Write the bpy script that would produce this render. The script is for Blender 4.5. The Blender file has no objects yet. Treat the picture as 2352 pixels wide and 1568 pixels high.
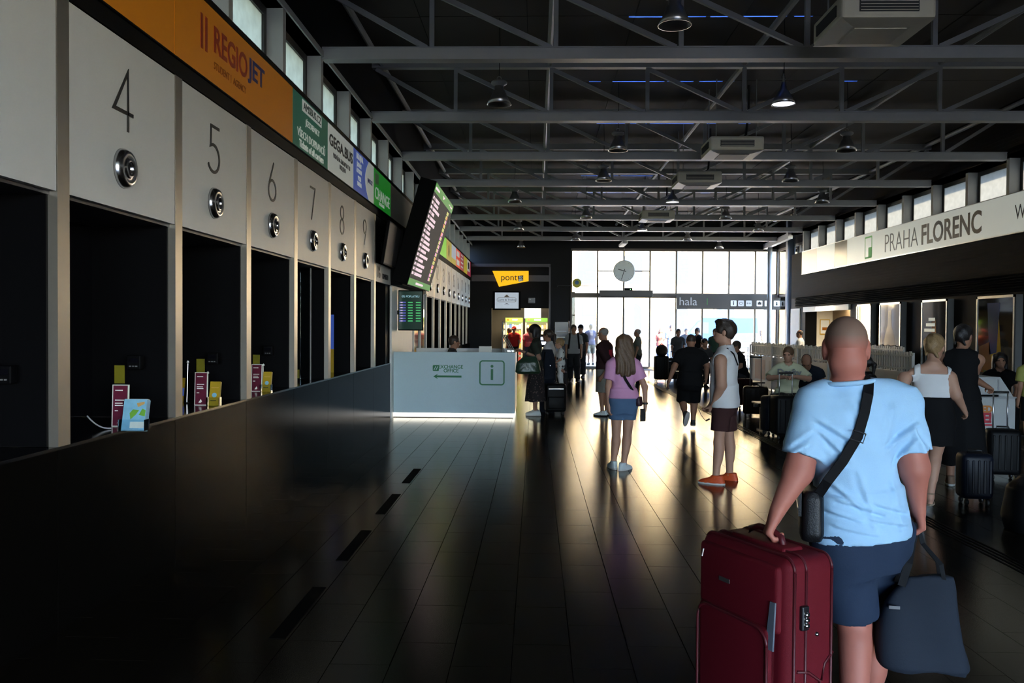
import bpy, bmesh, math, random
import numpy as np
from mathutils import Vector, Matrix, Euler

random.seed(7)
SC = bpy.context.scene
COL = SC.collection
R = math.radians
# ------------------------------------------------------------------ camera
FPX, CAM_H = 1940.0, 1.7
YAW, PITCH, ROLL = R(1.587), R(1.059), R(0.37)
cam_d = bpy.data.cameras.new('camera')
cam_d.sensor_width = 36.0
cam_d.lens = 36.0 * FPX / 2352.0
cam_d.clip_end = 400
cam = bpy.data.objects.new('camera', cam_d)
COL.objects.link(cam)
CAM_M = Matrix.Rotation(YAW, 4, 'Z') @ Matrix.Rotation(math.pi / 2 - PITCH, 4, 'X') @ Matrix.Rotation(ROLL, 4, 'Z')
cam.matrix_world = Matrix.Translation((0, 0, CAM_H)) @ CAM_M
SC.camera = cam
# ------------------------------------------------------------------ world, sun, exposure
SC.view_settings.view_transform = 'Standard'
SC.view_settings.look = 'None'
SC.view_settings.gamma = 1.0
SC.view_settings.use_curve_mapping = False
SC.view_settings.exposure = 3.3
w = bpy.data.worlds.new('world'); SC.world = w; w.use_nodes = True
nt = w.node_tree
sky = nt.nodes.new('ShaderNodeTexSky')
sky.sky_type = 'NISHITA'; sky.sun_disc = False
sky.sun_elevation = R(34); sky.sun_rotation = R(137)
sky.air_density = 1.0; sky.dust_density = 1.0
wb = nt.nodes.new('ShaderNodeVectorMath'); wb.operation = 'MULTIPLY'; wb.inputs[1].default_value = (0.88, 1.12, 1.55)   # cool white balance of the whole sky
nt.links.new(sky.outputs[0], wb.inputs[0]); nt.links.new(wb.outputs[0], nt.nodes['Background'].inputs[0])
nt.nodes['Background'].inputs[1].default_value = 0.28
SUN_DIR = Vector((0.56, -0.60, 0.57)).normalized()      # towards the sun
sd = bpy.data.lights.new('sun', 'SUN'); sd.energy = 8.2; sd.angle = R(0.6); sd.color = (1.0, 0.86, 0.66)
so = bpy.data.objects.new('sun', sd); COL.objects.link(so)
so.rotation_euler = SUN_DIR.to_track_quat('Z', 'Y').to_euler(); so.location = (20, -10, 30)
def portal(name, loc, rot, sx, sy):
    d = bpy.data.lights.new(name, 'AREA'); d.shape = 'RECTANGLE'; d.size = sx; d.size_y = sy
    d.cycles.is_portal = True
    o = bpy.data.objects.new(name, d); COL.objects.link(o); o.location = loc; o.rotation_euler = rot
portal('portal_front', (5.6, 34.45, 2.45), (R(-90), 0, 0), 8.6, 4.9)
portal('portal_back', (4.2, -7.8, 2.2), (R(90), 0, 0), 9.4, 4.4)
SC.cycles.use_denoising = True
SC.cycles.caustics_reflective = False
SC.cycles.caustics_refractive = False
SC.cycles.sample_clamp_indirect = 6.0
SC.cycles.max_bounces = 10
SC.cycles.diffuse_bounces = 5
SC.cycles.transparent_max_bounces = 12

# ------------------------------------------------------------------ materials
MATS = {}
def mat(name, col, rough=0.6, metal=0.0, spec=0.5, emit=None, es=0.0, var=0.08, scale=6.0, bump=0.0, bscale=60.0, coat=0.0):
    if name in MATS: return MATS[name]
    m = bpy.data.materials.new(name); m.use_nodes = True
    n = m.node_tree.nodes; l = m.node_tree.links
    b = n['Principled BSDF']
    b.inputs['Roughness'].default_value = rough
    b.inputs['Metallic'].default_value = metal
    b.inputs['Specular IOR Level'].default_value = spec
    b.inputs['Coat Weight'].default_value = coat
    tc = n.new('ShaderNodeTexCoord')
    nz = n.new('ShaderNodeTexNoise'); nz.inputs['Scale'].default_value = scale; nz.inputs['Detail'].default_value = 3
    l.new(tc.outputs['Object'], nz.inputs['Vector'])
    mp = n.new('ShaderNodeMapRange'); mp.inputs['To Min'].default_value = 1 - var; mp.inputs['To Max'].default_value = 1 + var
    l.new(nz.outputs['Fac'], mp.inputs['Value'])
    mx = n.new('ShaderNodeVectorMath'); mx.operation = 'SCALE'; mx.inputs[0].default_value = col[:3]
    l.new(mp.outputs[0], mx.inputs['Scale'])
    l.new(mx.outputs[0], b.inputs['Base Color'])
    if bump:
        n2 = n.new('ShaderNodeTexNoise'); n2.inputs['Scale'].default_value = bscale; n2.inputs['Detail'].default_value = 4
        l.new(tc.outputs['Object'], n2.inputs['Vector'])
        bp = n.new('ShaderNodeBump'); bp.inputs['Strength'].default_value = bump; bp.inputs['Distance'].default_value = 0.01
        l.new(n2.outputs['Fac'], bp.inputs['Height']); l.new(bp.outputs[0], b.inputs['Normal'])
    if emit is not None:
        b.inputs['Emission Color'].default_value = (*emit[:3], 1); b.inputs['Emission Strength'].default_value = es
    MATS[name] = m
    return m

def glass_mat(name, tint=(1, 1, 1), refl=0.06, rough=0.0):
    m = bpy.data.materials.new(name); m.use_nodes = True
    n = m.node_tree.nodes; l = m.node_tree.links; n.clear()
    out = n.new('ShaderNodeOutputMaterial'); mix = n.new('ShaderNodeMixShader')
    tr = n.new('ShaderNodeBsdfTransparent'); tr.inputs[0].default_value = (*tint, 1)
    gl = n.new('ShaderNodeBsdfGlossy'); gl.inputs['Roughness'].default_value = rough
    fr = n.new('ShaderNodeFresnel'); fr.inputs[0].default_value = 1.3
    l.new(fr.outputs[0], mix.inputs[0]); l.new(tr.outputs[0], mix.inputs[1]); l.new(gl.outputs[0], mix.inputs[2]); l.new(mix.outputs[0], out.inputs[0])
    MATS[name] = m; return m

def frosted_mat(name, col):
    m = bpy.data.materials.new(name); m.use_nodes = True
    n = m.node_tree.nodes; l = m.node_tree.links; n.clear()
    out = n.new('ShaderNodeOutputMaterial'); tr = n.new('ShaderNodeBsdfTranslucent')
    tc = n.new('ShaderNodeTexCoord'); nz = n.new('ShaderNodeTexNoise'); nz.inputs['Scale'].default_value = 9; nz.inputs['Detail'].default_value = 5
    l.new(tc.outputs['Object'], nz.inputs['Vector'])
    mp = n.new('ShaderNodeMapRange'); mp.inputs['To Min'].default_value = .8; mp.inputs['To Max'].default_value = 1.15
    l.new(nz.outputs['Fac'], mp.inputs['Value'])
    mx = n.new('ShaderNodeVectorMath'); mx.operation = 'SCALE'; mx.inputs[0].default_value = col
    l.new(mp.outputs[0], mx.inputs['Scale']); l.new(mx.outputs[0], tr.inputs[0]); l.new(tr.outputs[0], out.inputs[0])
    MATS[name] = m; return m

# satin surfaces (floor tile, laminate): diffuse base under a short-tailed gloss
def satin_mat(name, col, rough, ior, var=.2, scale=3.0, bump=.05, bscale=140, gcol=(1, 1, 1)):
    m = bpy.data.materials.new(name); m.use_nodes = True
    n = m.node_tree.nodes; l = m.node_tree.links; n.clear()
    out = n.new('ShaderNodeOutputMaterial'); mix = n.new('ShaderNodeMixShader'); df = n.new('ShaderNodeBsdfDiffuse'); gl = n.new('ShaderNodeBsdfGlossy'); fr = n.new('ShaderNodeFresnel')
    gl.distribution = 'BECKMANN'; gl.inputs['Roughness'].default_value = rough; gl.inputs['Color'].default_value = (*gcol, 1); fr.inputs['IOR'].default_value = ior
    tc = n.new('ShaderNodeTexCoord'); nz = n.new('ShaderNodeTexNoise'); nz.inputs['Scale'].default_value = scale; nz.inputs['Detail'].default_value = 3
    l.new(tc.outputs['Object'], nz.inputs['Vector'])
    mp = n.new('ShaderNodeMapRange'); mp.inputs['To Min'].default_value = 1 - var; mp.inputs['To Max'].default_value = 1 + var; l.new(nz.outputs['Fac'], mp.inputs['Value'])
    mx = n.new('ShaderNodeVectorMath'); mx.operation = 'SCALE'; mx.inputs[0].default_value = col; l.new(mp.outputs[0], mx.inputs['Scale']); l.new(mx.outputs[0], df.inputs['Color'])
    n2 = n.new('ShaderNodeTexNoise'); n2.inputs['Scale'].default_value = bscale; n2.inputs['Detail'].default_value = 3; l.new(tc.outputs['Object'], n2.inputs['Vector'])
    bp = n.new('ShaderNodeBump'); bp.inputs['Strength'].default_value = bump; bp.inputs['Distance'].default_value = .01; l.new(n2.outputs['Fac'], bp.inputs['Height']); l.new(bp.outputs[0], gl.inputs['Normal']); l.new(bp.outputs[0], df.inputs['Normal'])
    l.new(fr.outputs[0], mix.inputs[0]); l.new(df.outputs[0], mix.inputs[1]); l.new(gl.outputs[0], mix.inputs[2]); l.new(mix.outputs[0], out.inputs[0])
    MATS[name] = m; return m

def brick_mat(name):
    m = bpy.data.materials.new(name); m.use_nodes = True
    n = m.node_tree.nodes; l = m.node_tree.links; b = n['Principled BSDF']; b.inputs['Roughness'].default_value = .85; b.inputs['Specular IOR Level'].default_value = .15
    tc = n.new('ShaderNodeTexCoord'); sp = n.new('ShaderNodeSeparateXYZ'); cb = n.new('ShaderNodeCombineXYZ')
    l.new(tc.outputs['Object'], sp.inputs[0])
    ad = n.new('ShaderNodeMath'); ad.operation = 'ADD'; l.new(sp.outputs[0], ad.inputs[0]); l.new(sp.outputs[1], ad.inputs[1])
    l.new(ad.outputs[0], cb.inputs[0]); l.new(sp.outputs[2], cb.inputs[1])
    br = n.new('ShaderNodeTexBrick'); br.inputs['Scale'].default_value = 1.0
    br.inputs['Brick Width'].default_value = .25; br.inputs['Row Height'].default_value = .075; br.inputs['Mortar Size'].default_value = .006
    br.inputs['Color1'].default_value = (.014, .0082, .0055, 1); br.inputs['Color2'].default_value = (.011, .0065, .0043, 1); br.inputs['Mortar'].default_value = (.009, .007, .0055, 1)
    l.new(cb.outputs[0], br.inputs['Vector']); l.new(br.outputs['Color'], b.inputs['Base Color'])
    bp = n.new('ShaderNodeBump'); bp.inputs['Strength'].default_value = .5; bp.inputs['Distance'].default_value = .01; bp.invert = True
    l.new(br.outputs['Fac'], bp.inputs['Height']); l.new(bp.outputs[0], b.inputs['Normal'])
    MATS[name] = m; return m

M_TILE = satin_mat('floor tile', (0.0135, 0.0102, 0.0070), .185, 1.31, gcol=(1, .97, .90))
M_GROUT = mat('grout', (0.012, 0.011, 0.010), rough=.8)
M_STEEL = mat('painted grey steel', (0.43, 0.445, 0.44), rough=.45, bump=.05)
M_CEIL = mat('brown ceiling board', (0.085, 0.072, 0.058), rough=.8, var=.25, scale=.7)
M_BLACK = mat('black panel', (0.0022, 0.0022, 0.0028), rough=.6, spec=.06)
M_DARK = mat('dark charcoal wall', (0.0065, 0.0065, 0.0072), rough=.6, spec=.2)
M_PLINTH = satin_mat('dark grey laminate', (0.0032, 0.0028, 0.0024), .19, 1.16, .1, 6, .03, 200, (.42, .42, .44))
M_WHITE = mat('white counter panel', (0.69, 0.69, 0.675), rough=.45, var=.03)
M_POST = mat('brushed metal post', (0.42, 0.39, 0.34), rough=.38, metal=.85)
M_CHROME = mat('brushed steel ring', (0.55, 0.55, 0.56), rough=.22, metal=1.0)
M_INK = mat('black lettering', (0.014, 0.014, 0.016), rough=.45)
M_GLOSSB = mat('black gloss glass', (0.004, 0.004, 0.006), rough=.06, spec=.5)
M_SHELF = mat('black gloss shelf', (0.004, 0.004, 0.005), rough=.14, spec=.35)
M_BRICK = brick_mat('brown brick')
M_GLASS = glass_mat('clear glass', (.97, .99, .98))
M_GLASST = glass_mat('tinted partition glass', (.80, .88, .90))
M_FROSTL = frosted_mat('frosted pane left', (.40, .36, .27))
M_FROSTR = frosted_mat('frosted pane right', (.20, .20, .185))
M_ROOFLT = frosted_mat('rooflight strip', (.5, .62, .9))
M_FRAME = mat('dark window frame', (0.035, 0.033, 0.032), rough=.5)
M_MULL = mat('bronze aluminium mullion', (0.10, 0.085, 0.07), rough=.45, metal=.3)
M_ALU = mat('aluminium trim', (0.6, 0.6, 0.6), rough=.3, metal=.9)

# ------------------------------------------------------------------ mesh helpers
class MB:
    def __init__(s): s.v = []; s.f = []
    def add(s, vs, fs):
        o = len(s.v); s.v += [tuple(p) for p in vs]; s.f += [tuple(i + o for i in f) for f in fs]; return s
    def box(s, x0, x1, y0, y1, z0, z1):
        vs = [(x0, y0, z0), (x1, y0, z0), (x1, y1, z0), (x0, y1, z0), (x0, y0, z1), (x1, y0, z1), (x1, y1, z1), (x0, y1, z1)]
        return s.add(vs, [(0, 3, 2, 1), (4, 5, 6, 7), (0, 1, 5, 4), (1, 2, 6, 5), (2, 3, 7, 6), (3, 0, 4, 7)])
    def bbox(s, x0, x1, y0, y1, z0, z1, b=.01, seg=2):
        bm = bmesh.new(); bmesh.ops.create_cube(bm, size=1)
        for v in bm.verts: v.co = ((x0 + x1) / 2 + v.co.x * (x1 - x0), (y0 + y1) / 2 + v.co.y * (y1 - y0), (z0 + z1) / 2 + v.co.z * (z1 - z0))
        bmesh.ops.bevel(bm, geom=list(bm.edges), offset=b, segments=seg, profile=.5, affect='EDGES')
        return s.bm(bm)
    def bm(s, bm):
        bm.verts.index_update()
        s.add([v.co[:] for v in bm.verts], [[v.index for v in f.verts] for f in bm.faces]); bm.free(); return s
    def beam(s, a, b, wd, h, up=(0, 0, 1)):
        a, b = Vector(a), Vector(b); d = (b - a).normalized(); up = Vector(up)
        sd_ = d.cross(up).normalized() * (wd / 2); u = sd_.cross(d).normalized() * (h / 2)
        vs = [p + i * sd_ + j * u for p in (a, b) for i, j in ((-1, -1), (1, -1), (1, 1), (-1, 1))]
        return s.add(vs, [(0, 1, 2, 3), (4, 7, 6, 5), (0, 4, 5, 1), (1, 5, 6, 2), (2, 6, 7, 3), (3, 7, 4, 0)])
    def tube(s, pts, r, n=8, caps=True):
        pts = [Vector(p) for p in pts]; rs = r if isinstance(r, (list, tuple)) else [r] * len(pts)
        rings = []
        for i, p in enumerate(pts):
            d = (pts[min(i + 1, len(pts) - 1)] - pts[max(i - 1, 0)]).normalized()
            a = Vector((0, 0, 1)) if abs(d.z) < .9 else Vector((1, 0, 0))
            u = d.cross(a).normalized(); v = d.cross(u)
            rings.append([p + (u * math.cos(t) + v * math.sin(t)) * rs[i] for t in [2 * math.pi * k / n for k in range(n)]])
        vs = [q for rg in rings for q in rg]; fs = []
        for i in range(len(pts) - 1):
            for k in range(n):
                fs.append((i * n + k, i * n + (k + 1) % n, (i + 1) * n + (k + 1) % n, (i + 1) * n + k))
        if caps: fs += [tuple(reversed(range(n))), tuple(range((len(pts) - 1) * n, len(pts) * n))]
        return s.add(vs, fs)
    def lathe(s, prof, c=(0, 0, 0), ax='Z', n=24):
        vs = []; fs = []
        for r_, h in prof:
            for k in range(n):
                t = 2 * math.pi * k / n; x, y = r_ * math.cos(t), r_ * math.sin(t)
                p = (x, y, h) if ax == 'Z' else ((h, x, y) if ax == 'X' else (x, h, y))
                vs.append((c[0] + p[0], c[1] + p[1], c[2] + p[2]))
        for i in range(len(prof) - 1):
            for k in range(n): fs.append((i * n + k, i * n + (k + 1) % n, (i + 1) * n + (k + 1) % n, (i + 1) * n + k))
        return s.add(vs, fs)
    def prism(s, poly, ax, t0, t1):
        # poly: list of 2D points; extruded along ax ('X' -> (t,y,z), 'Y' -> (x,t,z), 'Z' -> (x,y,t))
        f = {'X': lambda p, t: (t, p[0], p[1]), 'Y': lambda p, t: (p[0], t, p[1]), 'Z': lambda p, t: (p[0], p[1], t)}[ax]
        n = len(poly); vs = [f(p, t0) for p in poly] + [f(p, t1) for p in poly]
        return s.add(vs, [tuple(range(n)), tuple(reversed(range(n, 2 * n)))] + [(i, i + n, (i + 1) % n + n, (i + 1) % n) for i in range(n)])
    def mesh(s, name, m, smooth=False):
        me = bpy.data.meshes.new(name); me.from_pydata(s.v, [], s.f)
        bm = bmesh.new(); bm.from_mesh(me); bmesh.ops.recalc_face_normals(bm, faces=bm.faces); bm.to_mesh(me); bm.free()
        if m: me.materials.append(m)
        if smooth: me.shade_smooth()
        return me
    def build(s, name, m, parent=None, smooth=False, loc=None, rot=None):
        return link(name, s.mesh(name, m, smooth), parent, loc, rot)

def link(name, data, parent=None, loc=None, rot=None):
    o = bpy.data.objects.new(name, data); COL.objects.link(o)
    if parent is not None: o.parent = parent
    if loc is not None: o.location = loc
    if rot is not None: o.rotation_euler = rot
    return o
def tag(o, label=None, cat=None, group=None, kind=None):
    if label: o['label'] = label
    if cat: o['category'] = cat
    if group: o['group'] = group
    if kind: o['kind'] = kind
    return o
def thing(name, label, cat, loc=(0, 0, 0), rz=0, group=None):
    o = link(name, None, None, loc, (0, 0, rz)); o.empty_display_size = .2
    return tag(o, label, cat, group)
def struct(name, mb, m, parent=None):
    return tag(mb.build(name, m, parent), kind='structure')
def Bx(*a): return MB().box(*a)
def copy_tree(o, parent=None):
    c = o.copy(); COL.objects.link(c); c.parent = parent
    for ch in list(o.children): copy_tree(ch, c)
    return c
ROT_L = (R(90), 0, R(90)); ROT_R = (R(90), 0, R(-90)); ROT_F = (R(90), 0, 0)
def text(s, size, m, parent, loc, rot, name='lettering', off=0.0, xs=1.0, align='CENTER', ext=.002, space=1.0, line=1.0, shear=0.0, fit=None):
    c = bpy.data.curves.new(name, 'FONT'); c.body = s; c.size = size; c.align_x = align; c.align_y = 'CENTER'
    c.offset = off; c.extrude = ext; c.space_character = space; c.space_line = line; c.resolution_u = 4; c.shear = shear
    t = bpy.data.objects.new('tmp', c); COL.objects.link(t)
    dg = bpy.context.evaluated_depsgraph_get(); dg.update()
    me = bpy.data.meshes.new_from_object(t.evaluated_get(dg))
    COL.objects.unlink(t); bpy.data.objects.remove(t); bpy.data.curves.remove(c)
    me.materials.clear(); me.materials.append(m)
    if fit:
        xs_ = [v.co.x for v in me.vertices]; ys_ = [v.co.y for v in me.vertices]; kx = fit[0] / (max(xs_) - min(xs_)); ky = fit[1] / (max(ys_) - min(ys_)) if fit[1] else kx
        cx, cy = (max(xs_) + min(xs_)) / 2, (max(ys_) + min(ys_)) / 2
        for v in me.vertices: v.co.x = (v.co.x - cx) * kx; v.co.y = (v.co.y - cy) * ky
    elif xs != 1.0:
        for v in me.vertices: v.co.x *= xs
    return link(name, me, parent, loc, rot)
CAM_R = CAM_M.to_3x3()
def at(u, v, Y):
    """world point seen at photo pixel (u, v) standing at distance Y down the hall"""
    d = CAM_R @ Vector(((u - 1176) / FPX, -(v - 784) / FPX, -1)); return Vector((0, 0, CAM_H)) + d * (Y / d.y)
# ================================================================== STRUCTURE
XL, XR, YB, YF, ZC = -2.62, 8.93, -7.5, 34.2, 5.95
# ---- floor: slab, tiles, dark strips, guide ridges
floor = struct('floor', Bx(-3.7, 10.2, YB - .3, YF + .2, -.25, -.012), M_GROUT)
TW, TL = .304, .604
tile_me = Bx(.0025, TW - .0025, .0025, TL - .0025, -.012, 0).mesh('tile', M_TILE)
cells = []
i0 = int((XL - .195) / TW) - 1
for i in range(i0, int((9.7 - .195) / TW) + 1):
    for j in range(-1 - int(8 / TL), int((YF - 4.48) / TL) + 9):
        x = .195 + i * TW; y = 4.48 + (j - 7) * TL + (0 if i % 2 else .302)
        if x < XL - .28 or y > YF - .1 or y < YB - .3: continue
        cells.append((x, y))
def vis(x, y):
    if y < 3.6: return 0
    px = 1230 + (x + .15) * FPX / (y + .3)
    return 1 / y if 0 < px < 2352 and not (x > 1.5 and y < 7) else 0
cells.sort(key=lambda c: -vis(*c))
for x, y in cells[:300]: link('tile', tile_me, floor, (x, y, 0))
mb = MB()
for x, y in cells[300:]: mb.box(x + .0015, x + TW - .0015, y + .0015, y + TL - .0015, -.012, 0)
tag(mb.build('tile_field', M_TILE, floor), kind='stuff')
M_STRIP = mat('black rubber strip', (.0015, .0014, .0013), rough=.8, spec=.05)
for y0 in (-.02, 1.49, 2.99, 4.5, 6.02, 7.53, 9.04): Bx(-1.43, -1.342, y0, y0 + .90, 0, .003).build('floor_strip', M_STRIP, floor)
M_RIDGE = mat('dark guide ridge', (.003, .003, .003), rough=.6, spec=.1)
for k in range(4): Bx(3.40 + .045 * k, 3.418 + .045 * k, -3, 29.5, 0, .0045).build('guide_ridge', M_RIDGE, floor)
# ---- left wall mass, fascia, upper wall
wl = MB()
wl.box(-3.75, -3.27, YB, YF + .2, -.2, 4.22)          # behind the counters
wl.box(-3.27, -2.66, YB, 14.9, 2.43, 4.22)            # bulkhead above the counters
wl.box(-3.27, -2.66, 14.9, 20.0, 0, 4.22)
wl.box(-3.27, -2.66, 20.0, YF, 2.43, 4.22)
wl.box(-2.66, XL + .01, YB, YF, 3.50, 3.62)           # black band under the signs
wl.box(-2.66, XL + .03, YB, YF, 4.22, 4.27)           # ledge under the clerestory
wl.box(-3.1, XL + .02, YB, YF, 4.93, ZC)              # upper wall
struct('wall_left', wl, M_BLACK)
# ---- right wall
wr = MB()
wr.box(XR, 9.3, YB, 24.2, 2.7, 4.24).box(XR, 9.3, 24.2, 29.8, 2.7, 4.24)
wr.box(XR - .02, 9.4, YB, 29.8, 4.93, ZC)
struct('wall_right', wr, M_BRICK)
wr = MB()
wr.box(XR, 9.3, YB, 24.2, 0, 2.7).box(XR, 9.3, 28.3, 29.8, 0, 2.7).box(XR, 9.3, 24.2, 28.3, 2.38, 2.7)
wr.box(XR, 9.3, 24.2, 28.3, 0, 1.05)
struct('wall_right_lower', wr, mat('dark brown brick paint', (.012, .008, .006), rough=.7, spec=.15, var=.2, scale=14))
# ---- ceiling boards with thin rooflight strips at mid-bay
TR = [10.2 + 3.06 * k for k in range(-1, 8)]
ys = [YB - .3] + [t + 1.50 for t in TR] + [YF + .3]
SEGA = [(1.25, 1.9), (1.95, 2.3), (2.36, 3.4), (3.5, 3.75), (4.2, 4.45)]
SEGB = [(.9, 1.1), (1.3, 2.2), (2.25, 2.7), (2.8, 3.2), (3.3, 3.4), (5.2, 5.5)]
cm = MB()
for a, b in zip(ys[:-1], ys[1:]): cm.box(-3.2, 9.36, a + .05, b - .05, ZC + .045, ZC + .2)
for q, yj in enumerate(ys[1:-1]):
    e = [-3.2] + [v for sg in (SEGA if q % 2 else SEGB) for v in sg] + [9.36]
    for a, b in zip(e[::2], e[1::2]): cm.box(a, b, yj - .05, yj + .05, ZC + .045, ZC + .2)
cm.box(9.36, 10.2, 29.7, YF + .3, ZC + .045, ZC + .2)
ceil = struct('ceiling', cm, M_BLACK)
bx = [-3.1 + 1.48 * k for k in range(9)]
panel_cache = {}
for a, b in zip(ys[:-1], ys[1:]):
    for k in range(9):
        sz = round(b - a, 3)
        wd_ = 1.472 if k < 8 else .6; sz = (sz, wd_)
        if sz not in panel_cache: panel_cache[sz] = Bx(0, wd_, .013, b - a - .013, 0, .03).mesh('ceiling_board', M_CEIL)
        link('ceiling_board', panel_cache[sz], ceil, (bx[k], a, ZC + .005 * ((k * 7) % 3)))
for q, yj in enumerate(ys[1:-1]):
    for a, b in (SEGA if q % 2 else SEGB):
        Bx(a, b, yj - .016, yj + .016, ZC - .008, ZC - .004).build('rooflight_strip', M_ROOFLT, ceil)
# ---- front wall (left, dark) with the shop opening
wf = MB()
wf.box(-3.2, -1.78, YF, YF + .25, 0, ZC).box(.56, 1.42, YF, YF + .25, 0, ZC).box(-1.78, .56, YF, YF + .25, 2.42, ZC)
wf.box(1.42, 10.1, YF, YF + .25, 4.82, ZC)
struct('wall_front', wf, M_DARK)
# shop-front surround standing proud of the wall
tr = MB(); tr.box(.53, .60, YF - .12, YF, 0, 4.15).box(-2.6, .60, YF - .12, YF, 4.08, 4.2).box(-2.6, .53, YF - .05, YF, 3.5, 3.75)
struct('trim_1', tr, mat('graphite trim', (.05, .045, .05), rough=.4))
# ---- back wall with entrance opening behind the camera
wb = MB()
wb.box(-3.2, -.5, YB - .3, YB, 0, ZC).box(8.9, 10.2, YB - .3, YB, 0, ZC).box(-.5, 8.9, YB - .3, YB, 4.4, ZC)
struct('wall_back', wb, M_DARK)
# ---- east end: side glazing past the brick wall
mb = MB().box(9.66, 9.78, 29.8, YF + .2, 4.82, ZC).box(9.3, 9.78, 29.7, 29.8, 0, ZC)
struct('wall_right_return', mb, M_BRICK)
# ---- entrance glazing
MX = [1.44 + 1.052 * k for k in range(8)] + [9.66]
g = thing('window_1', None, None); g['kind'] = 'structure'
for x in MX: Bx(x - .03, x + .03, YF - .02, YF + .1, 0, 4.82).build('mullion', M_MULL, g)
Bx(1.42, 9.7, YF - .03, YF + .12, 2.86, 3.05).build('transom', M_MULL, g)
Bx(1.42, 9.7, YF - .03, YF + .12, 4.74, 4.84).build('head_rail', M_MULL, g)
Bx(1.42, 9.7, YF - .03, YF + .12, 0, .09).build('sill_rail', M_MULL, g)
for a in (1, 2): Bx(MX[a] + .03, MX[a + 1] - .03, YF, YF + .06, 3.915, 3.955).build('glazing_bar', M_MULL, g)
for k in range(8):
    for z0, z1 in ((.09, 2.86), (3.05, 4.74)):
        Bx(MX[k] + .03, MX[k + 1] - .03, YF + .03, YF + .04, z0, z1).build('pane', M_GLASS, g)
for x in (MX[2] - .09, MX[2] + .05): Bx(x, x + .03, YF - .07, YF - .03, .9, 1.25).build('door_handle', M_FRAME, g)
g = thing('window_2', None, None); g['kind'] = 'structure'
for y in (29.85, 31.3, 32.75, 34.15): Bx(9.66, 9.76, y - .04, y + .04, 0, 4.82).build('mullion', M_MULL, g)
for z in (.05, 2.95, 4.78): Bx(9.66, 9.76, 29.8, YF + .1, z - .05, z + .05).build('rail', M_MULL, g)
for a, b in ((29.85, 31.3), (31.3, 32.75), (32.75, 34.15)):
    for z0, z1 in ((.1, 2.9), (3.0, 4.73)): Bx(9.70, 9.71, a + .04, b - .04, z0, z1).build('pane', M_GLASS, g)
# back entrance glazing (behind the camera)
g = thing('window_3', None, None); g['kind'] = 'structure'
for k in range(9): Bx(-.5 + 1.175 * k - .04, -.5 + 1.175 * k + .04, YB - .2, YB - .1, 0, 4.4).build('mullion', M_MULL, g)
for z in (.05, 2.7, 4.35): Bx(-.5, 8.9, YB - .2, YB - .1, z - .05, z + .05).build('rail', M_MULL, g)
# ---- clerestory windows, both sides
def clere(side, n):
    root = thing('window_%d' % n, None, None); root['kind'] = 'structure'
    x0, x1 = (-2.80, -2.60) if side < 0 else (XR, 9.15)
    PY = [10.2 + 1.53 * k for k in range(-11, 13 if side > 0 else 16)]
    post = Bx(x0, x1, -.05, .05, 4.25, 4.94).mesh('post', M_STEEL)
    xf = x0 - .02 if side < 0 else x1 - .02
    frame = MB(); frame.box(xf, xf + .05, .05, .13, 4.25, 4.93).box(xf, xf + .05, 1.40, 1.48, 4.25, 4.93).box(xf, xf + .05, .13, 1.40, 4.25, 4.31).box(xf, xf + .05, .13, 1.40, 4.84, 4.93)
    frame = frame.mesh('frame', M_FRAME)
    pane = Bx(xf + .015, xf + .025, .13, 1.40, 4.31, 4.84).mesh('pane', M_FROSTL if side < 0 else M_FROSTR)
    for y in PY:
        if y > 29.6 and side > 0: break
        link('post', post, root, (0, y, 0))
        if side < 0 and y > 33: break
        if side > 0 and y > 28.4: continue
        link('frame', frame, root, (0, y, 0)); link('pane', pane, root, (0, y, 0))
    hx = (x0, x1 + .02) if side < 0 else (x0 - .02, x1)
    Bx(hx[0], hx[1], YB, YF if side < 0 else 29.8, 4.93, 5.0).build('lintel', M_STEEL, root)
clere(-1, 4); clere(1, 5)
# ---- longitudinal tubes at top-chord level
for k, x in enumerate((-2.45, .19, 3.22, 6.22, 8.75)):
    MB().tube([(x, YB, 5.80), (x, YF, 5.80)], .045).build('trim_%d' % (2 + k), M_STEEL)['kind'] = 'structure'
# ================================================================== ROOF TRUSSES
ORD = ['nearest', 'second', 'third', 'fourth', 'fifth', 'sixth', 'seventh', 'eighth', 'farthest']
VX = [-1.28 + 1.503 * k for k in range(7)]           # verticals
bc = MB(); bc.box(XL + .02, XR - .01, 0, .16, 4.905, 5.035).box(XL + .02, XR - .01, -.012, .172, 5.035, 5.052)
bc_me = bc.mesh('bottom_chord', M_STEEL)
tc_me = Bx(XL + .02, XR - .01, .02, .14, 5.74, 5.87).mesh('top_chord', M_STEEL)
vt_me = Bx(-.028, .028, .05, .106, 5.052, 5.74).mesh('vertical', M_STEEL)
xs = [XL + .08] + VX + [XR - .07]
for k, y in enumerate(TR):
    t = thing('roof_truss', 'grey steel lattice roof truss, %s from the camera' % (ORD[k] if k else 'overhead, nearest'), 'roof truss', (0, y, 0), group='roof trusses')
    link('bottom_chord', bc_me, t); link('top_chord', tc_me, t)
    for x in VX: link('vertical', vt_me, t, (x, 0, 0))
    for a, b in zip(xs[:-1], xs[1:]):
        p, q = ((a, .08, 5.73), (b - .06, .08, 5.06)) if b <= 3.3 else ((a + .06, .08, 5.06), (b, .08, 5.73))
        MB().beam(p, q, .05, .06).build('diagonal', M_STEEL, t)
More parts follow.
